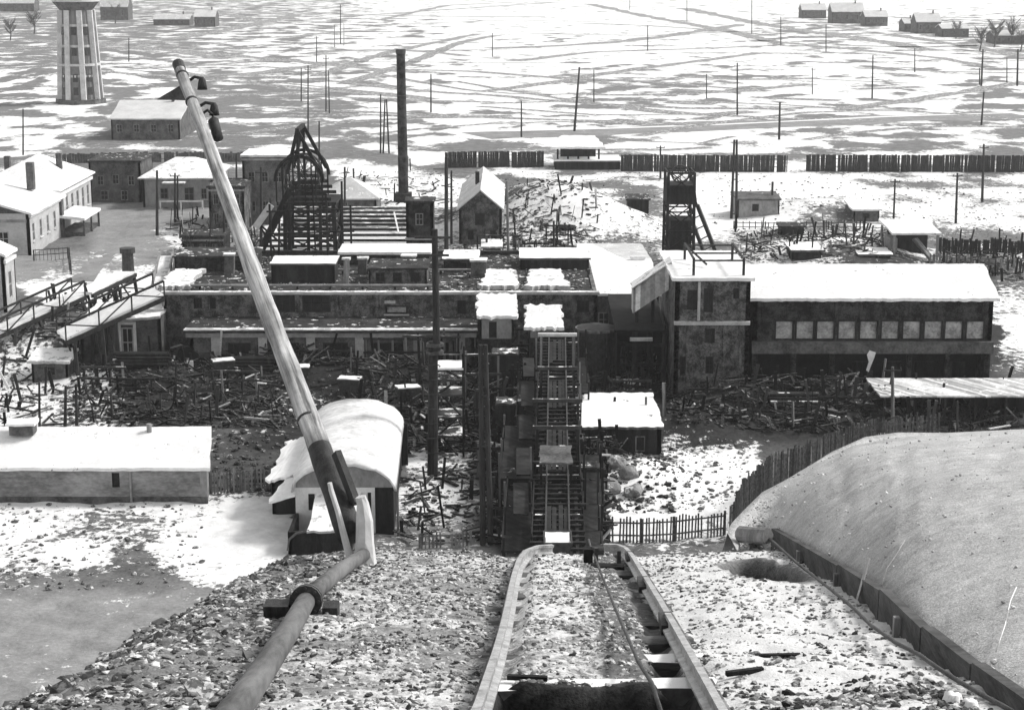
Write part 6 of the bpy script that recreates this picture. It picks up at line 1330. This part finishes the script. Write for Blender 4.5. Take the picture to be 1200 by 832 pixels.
# bare shrubs and scrub trees
def bare_tree(px, py, h, label, name='bare_tree', n=26, group='bare scrub trees', seed=0):
    rnd = random.Random(seed+int(px)); p = G(px, py); p.z = gh(p.x, p.y); t = thing(name, label, 'tree', p, group)
    MB().path([p-V3(0,0,.2), p+V3(.05*h, 0, h*.3), p+V3(.0, 0, h*.62)], [.03*h, .024*h, .014*h], 7).build('trunk', 'twig', t)
    m = MB()
    for k in range(n):
        f = rnd.uniform(.25, .62); a = rnd.uniform(0, 6.28); l = h*rnd.uniform(.22, .45); s = p+V3(.03*h*(1-f), 0, h*f); d = V3(math.cos(a)*.75, math.sin(a)*.75, rnd.uniform(.5, 1.2)).normalized()
        e = s+d*l; m.path([s, s.lerp(e, .5)+V3(0, 0, -.03*h), e], [.009*h, .007*h, .003*h], 4)
        for j in range(4):
            g = s.lerp(e, rnd.uniform(.35, .95)); a2 = a+rnd.uniform(-1.2, 1.2); m.path([g, g+V3(math.cos(a2)*.6, math.sin(a2)*.6, rnd.uniform(.3, 1)).normalized()*l*rnd.uniform(.3, .55)], [.005*h, .002*h], 3)
    m.build('crown', 'twig', t)
for i, (px, py, h, lab) in enumerate([(222,300,4.2,'small bare tree behind the left end of the boiler house'), (246,292,5,'bare tree right of the yard house porch'), (262,300,3.6,'low bare tree beside the leaning pole'), (272,282,5,'taller bare tree between leaning pole and raking legs'), (298,305,4,'bare tree under the raking legs of the headframe'),
    (1148,60,11,'far scrub tree at the left of the right-edge thicket'), (1165,56,13,'far scrub tree in the middle of the right-edge thicket'), (1185,52,13,'far scrub tree deepest in the right-edge thicket'), (1196,60,10,'far scrub tree cut by the right edge'), (1120,46,9,'far scrub tree beside the village houses'), (40,40,13,'far scrub tree left of the water tower'), (12,48,11,'far scrub tree at the left edge'), (135,28,12,'far scrub tree right of the water tower')]):
    bare_tree(px, py, h, lab, n=30 if h < 8 else 46, seed=i)
# ------------------------------------------------------------------ far village on the horizon side
vil = [(975,1012,28,14,4,'largest grey village house with a dark gable'), (1014,1040,31,20,13,'low long village house right of the largest one'), (1060,1072,38,28,22,'small dark village hut between two houses'), (1074,1102,40,26,16,'village house with a pointed grey roof'), (1104,1135,44,34,29,'low village house farthest right'), (940,968,22,12,5,'far village house left of the largest one'),
       (118,150,24,8,-6,'far grey house right of the water tower'), (180,222,30,23,17,'far low white-roofed shed near the top left'), (0,40,14,4,-6,'far house at the top left corner'), (1165,1200,52,42,36,'far village house at the right edge'), (228,252,32,20,12,'far pale round-topped hut near the top left')]
for a, b, y, e, r, lab in vil: far_house('village_house', lab, 'house', a, b, y, e, r, 14, 'plaster_dark', 'snow_grey2' if a > 200 else 'snow_grey', 3, 'houses of the far village', True)
# ------------------------------------------------------------------ foreground: railway, haulage rope, pipe, leaning pole, boards
def railway():
    t = thing('incline_track', 'worn incline railway of two bent rails on timber sleepers on top of the heap', 'railway track', TP(690, 760))
    Lp = [(545,852),(560,826),(571,793),(582,760),(591,728),(597,700),(602,674),(608,655),(617,644),(630,639),(648,638)]
    Rp = [(862,858),(848,832),(822,786),(800,748),(775,705),(752,668),(741,650),(733,641),(724,637.5),(708,637)]
    def railmesh(px, w=.058, h=.14, dz=.0):
        P = [TP(a, b, .02) for a, b in px]; out = []
        for a, b in zip(P[:-1], P[1:]):
            for k in range(6): out.append(a.lerp(b, k/6))
        out.append(P[-1]); o2 = [out[0]]
        for i in range(1, len(out)-1): o2.append((out[i-1]+out[i]*2+out[i+1])/4)
        out = o2+[out[-1]]
        prof = [(-.062,-h),(.062,-h),(.062,-h+.02),(.012,-h+.035),(.012,-.045),(w/2,-.035),(w/2,0),(-w/2,0),(-w/2,-.035),(-.012,-.045),(-.012,-h+.035),(-.062,-h+.02)]
        m = MB(); vs, fs = [], []; K = len(prof)
        for i, p in enumerate(out):
            d = out[min(i+1, len(out)-1)]-out[max(i-1, 0)]; d.normalize(); s = d.cross(V3(0, 0, 1)).normalized(); u = s.cross(d)
            vs += [p+s*a+u*b for a, b in prof]
        for i in range(len(out)-1):
            for k in range(K): fs.append((i*K+k, i*K+(k+1) % K, (i+1)*K+(k+1) % K, (i+1)*K+k))
        fs += [tuple(range(K))[::-1], tuple(range((len(out)-1)*K, len(out)*K))]
        return m.add(vs, fs), out
    for px in (Lp, Rp): m, out = railmesh(px); m.build('rail', 'steel', t)
    for px in (Lp[:-2], Rp[:-3]):             # longitudinal timbers that carry the rails
        P = [TP(a, b, -.135) for a, b in px]; m = MB()
        m2 = MB()
        for i, (a, b) in enumerate(zip(P[:-1], P[1:])): m2.bar(a+V3(0,0,-.11+.002*(i%2)), b+V3(0,0,-.11+.002*(i%2)), .105, .2)
        m2.build('bearer', 'grey_wood', t)
    for i, y in enumerate([9.3, 10.7, 12.38, 13.6, 14.9, 16.3, 17.6, 19.0, 20.4, 21.9, 23.4, 24.6]):
        c = tx(y); z = zt(y)-(.22 if y > 11.2 else .42); w = random.uniform(.9, 1.0)
        a = V3(c-w, y+random.uniform(-.06, .06), z); b = V3(c+w, y+random.uniform(-.06, .06), z); m = MB(); n = 10
        for k in range(n): pass
        m.sheet([a+V3(0,-.12,.07), b+V3(0,-.12,.07), b+V3(0,.12,.05), a+V3(0,.12,.05)], .18, 14, 3, .01, .02)
        m.build('sleeper', 'sleeper_snow' if i == 2 else ('sleeper' if i > 2 else 'tar'), t)
    for px in ((742, 653), (758, 684), (786, 728)):
        p = TP(*px, -.05); MB().box((p.x-.1, p.y-.18, p.z-.07), (p.x+.02, p.y+.18, p.z+.03)).build('fishplate', 'metal_dark', t)
railway()
cbl = [(776,838),(764,800),(748,775),(735,745),(722,715),(712,690),(703,668),(697,652),(692,640),(690,632)]
P = [TP(a, b, .03+.012*(i % 2)) for i, (a, b) in enumerate(cbl)]
solo('haulage_rope', MB().path(P, .015, 8), 'metal_dark', P[0], 'thin dark haulage rope running down the track between the rails', 'rope', smooth=True)
def small_post():
    p = TP(690, 652); t = thing('rope_sheave', 'short dark post with a little roller guiding the rope at the brink of the heap', 'rope guide', p)
    MB().box((p.x-.07, p.y-.06, p.z-.25), (p.x+.05, p.y+.06, p.z+.12)).build('post', 'coal_wood', t); MB().tube((p.x+.05, p.y, p.z+.08), (p.x+.2, p.y, p.z+.08), .06, None, 14).build('roller', 'metal_dark', t)
    q = TP(712, 655); 
    t = thing('iron_bracket', 'dark snow-flecked iron bracket inside the right rail at the brink', 'bracket', q)
    MB().box((q.x-.22, q.y-.08, q.z-.2), (q.x+.22, q.y+.08, q.z-.08)).build('base', 'coal_wood', t); MB().bar((q.x-.15, q.y, q.z-.05), (q.x-.15, q.y, q.z+.16), .05).build('upright', 'metal_dark', t); MB().bar((q.x+.15, q.y, q.z-.05), (q.x+.15, q.y, q.z+.12), .05).build('upright', 'metal_dark', t)
small_post()
def pipeline():
    t = thing('pipeline', 'thick grey pipe with a dark flanged joint lying along the left side of the heap', 'pipe', TP(340, 740))
    r = .095
    def pts(L): return [TP(a, b, r-.06) for a, b in L]
    a = pts([(245,866),(283,822),(315,775),(341,735),(358,705)]); b = pts([(364,697),(390,675),(412,659),(426,650)])
    MB().path(a, r, 20).build('pipe', 'pipe', t, True); MB().path(b, r*.96, 20).build('pipe', 'pipe', t, True)
    d = (b[0]-a[-1]).normalized(); c = a[-1]
    MB().tube(c-d*.02, c+d*.08, .16, None, 16).build('flange', 'metal_dark', t); MB().tube(c+d*.13, c+d*.23, .16, None, 16).build('flange', 'metal_dark', t)
    s = d.cross(V3(0,0,1)).normalized()
    for k in range(8):
        an = k*math.pi/4; u = s.cross(d); q = c+(s*math.cos(an)+u*math.sin(an))*.13; MB().tube(q-d*.05, q+d*.26, .016, None, 6).build('bolt', 'metal_dark', t)
    p = c-s*.24+V3(0,0,-.06)
    MB().box((p.x-.16, p.y-.1, p.z-.25), (p.x+.08, p.y+.12, p.z+.05)).build('support_block', 'tar', t); p = c+s*.2+V3(0,0,-.15); MB().box((p.x-.03, p.y-.1, p.z-.2), (p.x+.12, p.y+.12, p.z+.12)).build('support_block', 'tar', t)
pipeline()
def leaning_pole():
    # tarred pole spliced to a pale stub post; leans left and away down the slope
    def W(px, py, d): return CAM+ray(px, py)*d
    b = W(416, 626, 24.2); s = W(392, 566, 24.3); m1 = W(366, 500, 25.2); top = W(209, 76, 31.5)
    base = W(424, 648, 24.0); base.z = heap_z(base.x, base.y)-.3
    t = thing('leaning_pole', 'big weathered leaning pole with tarred foot and hooked insulators beside the track', 'utility pole', (base.x, base.y, heap_z(base.x, base.y)))
    foot = W(411, 628, 24.15)
    n = 40; pp = [foot.lerp(top, k/n)+V3(.012*math.sin(k*.25), 0, 0) for k in range(n+1)]
    rr = [.18-.085*(k/n)**.9+.004*math.sin(k*1.7) for k in range(n+1)]
    cut = 6
    MB().path(pp[:cut+1], [r*1.02 for r in rr[:cut+1]], 18, .03).build('tarred_foot', 'tar', t, True); MB().path(pp[cut:], rr[cut:], 18, .045).build('shaft', pole_mat(top-foot), t, True)
    d = (top-foot).normalized(); sd = d.cross(V3(0, 1, 0)).normalized()
    # pale split stub: two white-washed prongs that hold the foot
    for px0, py0, px1, py1, r0, r1, dd in ((388,574,412,650,.035,.05,24.0),(425,590,428,648,.08,.15,24.05)):
        a = W(px0, py0, dd); e = W(px1, py1, 23.95); e.z -= .15
        MB().path([a-V3(.02,0,-.1), a, a.lerp(e, .3)+V3(.015,0,0), a.lerp(e, .65), e, e-V3(0,0,.3)], [r0*.9, r0*1.05, (r0+r1)*.5, r1*.95, r1, r1], 9, .16).build('stub_post', 'plaster_light', t)
    a = W(394, 530, 24.6); e = W(417, 590, 24.35); MB().bar(a, e, .09, .14).build('splint', 'tar', t)
    for f, k in ((.2, 1.04), (.9, 1.1), (.97, 1.12)):
        c = foot.lerp(top, f); r = .18-.085*f**.9; MB().tube(c-d*.02, c+d*.02, r*k, None, 18).build('wire_band', 'metal_dark', t)
    MB().tube(foot.lerp(top, .985), top+d*.03, .102, .105, 14).build('pole_head', 'metal_dark', t)
    for px, py, ex in ((220, 96, 236), (232, 126, 250)):
        dd = 31.2 if py < 100 else 30.8; a = W(px, py, dd); e = W(ex, py-4, dd-.1); f2 = W(ex+1, py+4, dd-.1)
        hk = MB().path([a, a.lerp(e, .5)+V3(0, 0, .05), e, (e+f2)/2+V3(.05, 0, .02), f2], .028, 8); h = hk.build('hook', 'tar', t, True)
        MB().path([f2+V3(0,0,-.08), f2+V3(0,0,.02), f2+V3(0,0,.09), f2+V3(0,0,.14)], [.09, .075, .06, .03], 12).build('insulator', 'tar', h, True)
    a = W(249, 138, 30.6); e = W(256, 163, 30.4); MB().path([a+V3(0,0,.05), a.lerp(e, .15), e], [.04, .095, .085], 14).build('lamp_shade', 'tar', t, True)
    g = W(238, 133, 30.7); MB().path([g, g.lerp(a, .5)+V3(0,0,.09), a+V3(0,0,.05)], .025, 8).build('lamp_arm', 'tar', t, True)
    # flat iron stay plate high on the left side
    a, b2, c = W(212, 100, 31.3), W(218, 118, 31.1), W(183, 117, 31.2)
    MB().hexa([a, b2, c], [a+V3(0,.05,0), b2+V3(0,.05,0), c+V3(0,.05,0)]).build('stay_plate', 'grey_wood', t)
    a, e = W(240, 160, 30.4), W(222, 108, 31.0); MB().path([a+V3(.02,-.12,0), a.lerp(e, .5)+V3(.1,-.12,0), e+V3(.02,-.1,0)], .016, 6).build('earth_wire', 'whitewash', t, True)
leaning_pole()
def plank_wall():
    t = thing('retaining_boards', 'long low wall of grey boards holding back the foot of the ash mound', 'retaining wall', board[0])
    P = [TP(907, 630), TP(985, 678), TP(1035, 711), TP(1085, 752), TP(1145, 786), TP(1235, 840)]; hs = [.13, .18, .19, .14, .07, .04]
    for i in range(5):
        a, b = P[i], P[i+1]; d = (b-a).normalized(); n = V3(-d.y, d.x, 0)*.05; o = d*.03
        MB().hexa([a+o-n-V3(0,0,.2), b-o-n-V3(0,0,.2), b-o+n-V3(0,0,.2), a+o+n-V3(0,0,.2)], [a+o-n+V3(0,0,hs[i]+.03*(i==0)), b-o-n+V3(0,0,hs[i+1]-.02), b-o+n+V3(0,0,hs[i+1]-.02), a+o+n+V3(0,0,hs[i]+.03*(i==0))]).build('board', 'board_grey', t)
    for i, f in ((0, .55), (1, .1), (2, .6)):
        p = P[i].lerp(P[i+1], f); MB().box((p.x-.12, p.y-.03, p.z-.3), (p.x-.07, p.y+.03, p.z+.09)).build('stake', 'grey_wood', t)
    q = P[1].lerp(P[2], .62); MB().bar(q+V3(-.1, -.1, -.02), q+V3(.02, .0, .4), .025).build('iron_rod', 'trim', t)
plank_wall()
cb = [(880,620),(895,626),(922,649),(950,672),(1000,712),(1050,753),(1100,783),(1155,816),(1200,842)]
P = [TP(a, b, .05) for a, b in cb]; fine = [P[0]]
for a, b in zip(P[:-1], P[1:]): fine += [a.lerp(b, .5)+V3(random.uniform(-.02, .02), 0, random.uniform(-.02, .01)), b]
solo('hand_line', MB().path(fine, .017, 8), 'metal_dark', P[0], 'dark cable lying along the foot of the grey boards', 'cable', smooth=True)
def bits():
    a, b = TP(868, 626, .1), TP(900, 628, .1); t = thing('short_log', 'short grey log end sticking out over the dark hollow by the mound', 'log', a); MB().tube(a, b, .13, .12, 12, 3, .05).build('log', 'grey_wood', t)
    for px, py, l, ang, lab in ((912, 757, .36, .05, 'short dark stick lying on bright snow right of the track'), (873, 772, .3, .3, 'small dark wood chip right of the track near the lower edge'), (618, 776, .3, -.1, 'dark timber fragment against the left rail')):
        p = TP(px, py, .0); d = V3(math.cos(ang), math.sin(ang), 0)*l/2; q = V3(p.x, p.y, heap_z(p.x, p.y)+.03)
        solo('wood_scrap', MB().bar(q-d, q+d, .04, .035), 'coal_wood', q, lab, 'wood scrap')
    for pts, lab in (([(1032,690),(1040,672),(1052,655),(1060,646)], 'pale bent wire sticking up from the ash by the boards'), ([(1168,762),(1176,740),(1184,715),(1188,705)], 'pale thin straw lying on the ash near the right edge')):
        def hit(px, py):
            r_ = ray(px, py); best = None
            d2 = np.abs((CAM.x+r_.x*(mv[:,1]/r_.y))-mv[:,0])+np.abs((CAM.z+r_.z*(mv[:,1]/r_.y))-mv[:,2]); k = int(np.argmin(d2)); return V3(*mv[k])
        P = [hit(*q)+V3(0, 0, .04+.03*i) for i, q in enumerate(pts)]; solo('bent_wire', MB().path(P, .005, 6), 'trim', P[0], lab, 'wire', smooth=True)
    for px, py, w, d, lab in ((1118, 806, .10, .16, 'left small white snow patch at the lower right by the cable'), (1138, 812, .07, .15, 'right small white snow patch at the lower right by the cable')):
        p = TP(px, py); n = 18; ring = [V3(p.x+w*math.cos(a)*random.uniform(.7, 1.1), p.y+d*math.sin(a)*random.uniform(.7, 1.1), 0) for a in np.linspace(0, 6.283, n+1)[:-1]]
        for v in ring: v.z = heap_z(v.x, v.y)
        c = V3(p.x, p.y, heap_z(p.x, p.y)+.04); mid = [v.lerp(c, .4)+V3(0,0,.015) for v in ring]
        m = MB().add([v+V3(0,0,-.05) for v in ring]+[v+V3(0,0,.015) for v in mid]+[c], [(i, (i+1) % n, n+(i+1) % n, n+i) for i in range(n)]+[(n+i, n+(i+1) % n, 2*n) for i in range(n)])
        solo('snow_patch', m, 'snow', p, lab, 'snow patch', smooth=True)
bits()
# ------------------------------------------------------------------ haze, light, camera
hz = MB().box((-5200, -330, -4), (5200, 6100, 42.5))
m = bpy.data.materials.new('haze'); m.use_nodes = True; nt = m.node_tree
nt.nodes.remove(nt.nodes['Principled BSDF']); pv = nt.nodes.new('ShaderNodeVolumePrincipled')
pv.inputs['Color'].default_value = (.95, .95, .95, 1); pv.inputs['Density'].default_value = .00016; pv.inputs['Anisotropy'].default_value = .2
nt.links.new(pv.outputs[0], nt.nodes['Material Output'].inputs['Volume'])
tag(hz.build('haze', m), 'pale winter haze over the plain', 'haze', kind='stuff')
EL, AZ = 42, 72                                      # sun to the right and slightly beyond (degrees from +Y towards +X)
sd = Vector((math.sin(R(AZ))*math.cos(R(EL)), math.cos(R(AZ))*math.cos(R(EL)), math.sin(R(EL))))
L = bpy.data.lights.new('sun', 'SUN'); L.energy = 1.35; L.angle = R(10); L.color = (1, .985, .965)
lo = bpy.data.objects.new('sun', L); COL.objects.link(lo); lo.rotation_euler = sd.to_track_quat('Z', 'Y').to_euler(); lo.location = (40, 0, 80)
W = bpy.data.worlds.new('World'); S.world = W; W.use_nodes = True; nt = W.node_tree
sky = nt.nodes.new('ShaderNodeTexSky'); sky.sky_type = 'NISHITA'; sky.sun_disc = False
sky.sun_elevation = R(EL); sky.sun_rotation = R(AZ)
bw = nt.nodes.new('ShaderNodeRGBToBW'); nt.links.new(sky.outputs[0], bw.inputs[0])
bg = nt.nodes['Background']; nt.links.new(bw.outputs[0], bg.inputs['Color']); bg.inputs['Strength'].default_value = .135
cd = bpy.data.cameras.new('camera'); co = bpy.data.objects.new('camera', cd); COL.objects.link(co)
co.location = CAM; co.rotation_euler = (R(90)-PITCH, 0, 0); cd.sensor_width = 36; cd.lens = 36*FPX/1200
cd.clip_start = .1; cd.clip_end = 12000; S.camera = co
S.render.resolution_x, S.render.resolution_y = 1024, 709
S.view_settings.view_transform = 'Standard'; S.view_settings.look = 'None'; S.view_settings.exposure = EXPO; S.view_settings.gamma = 1
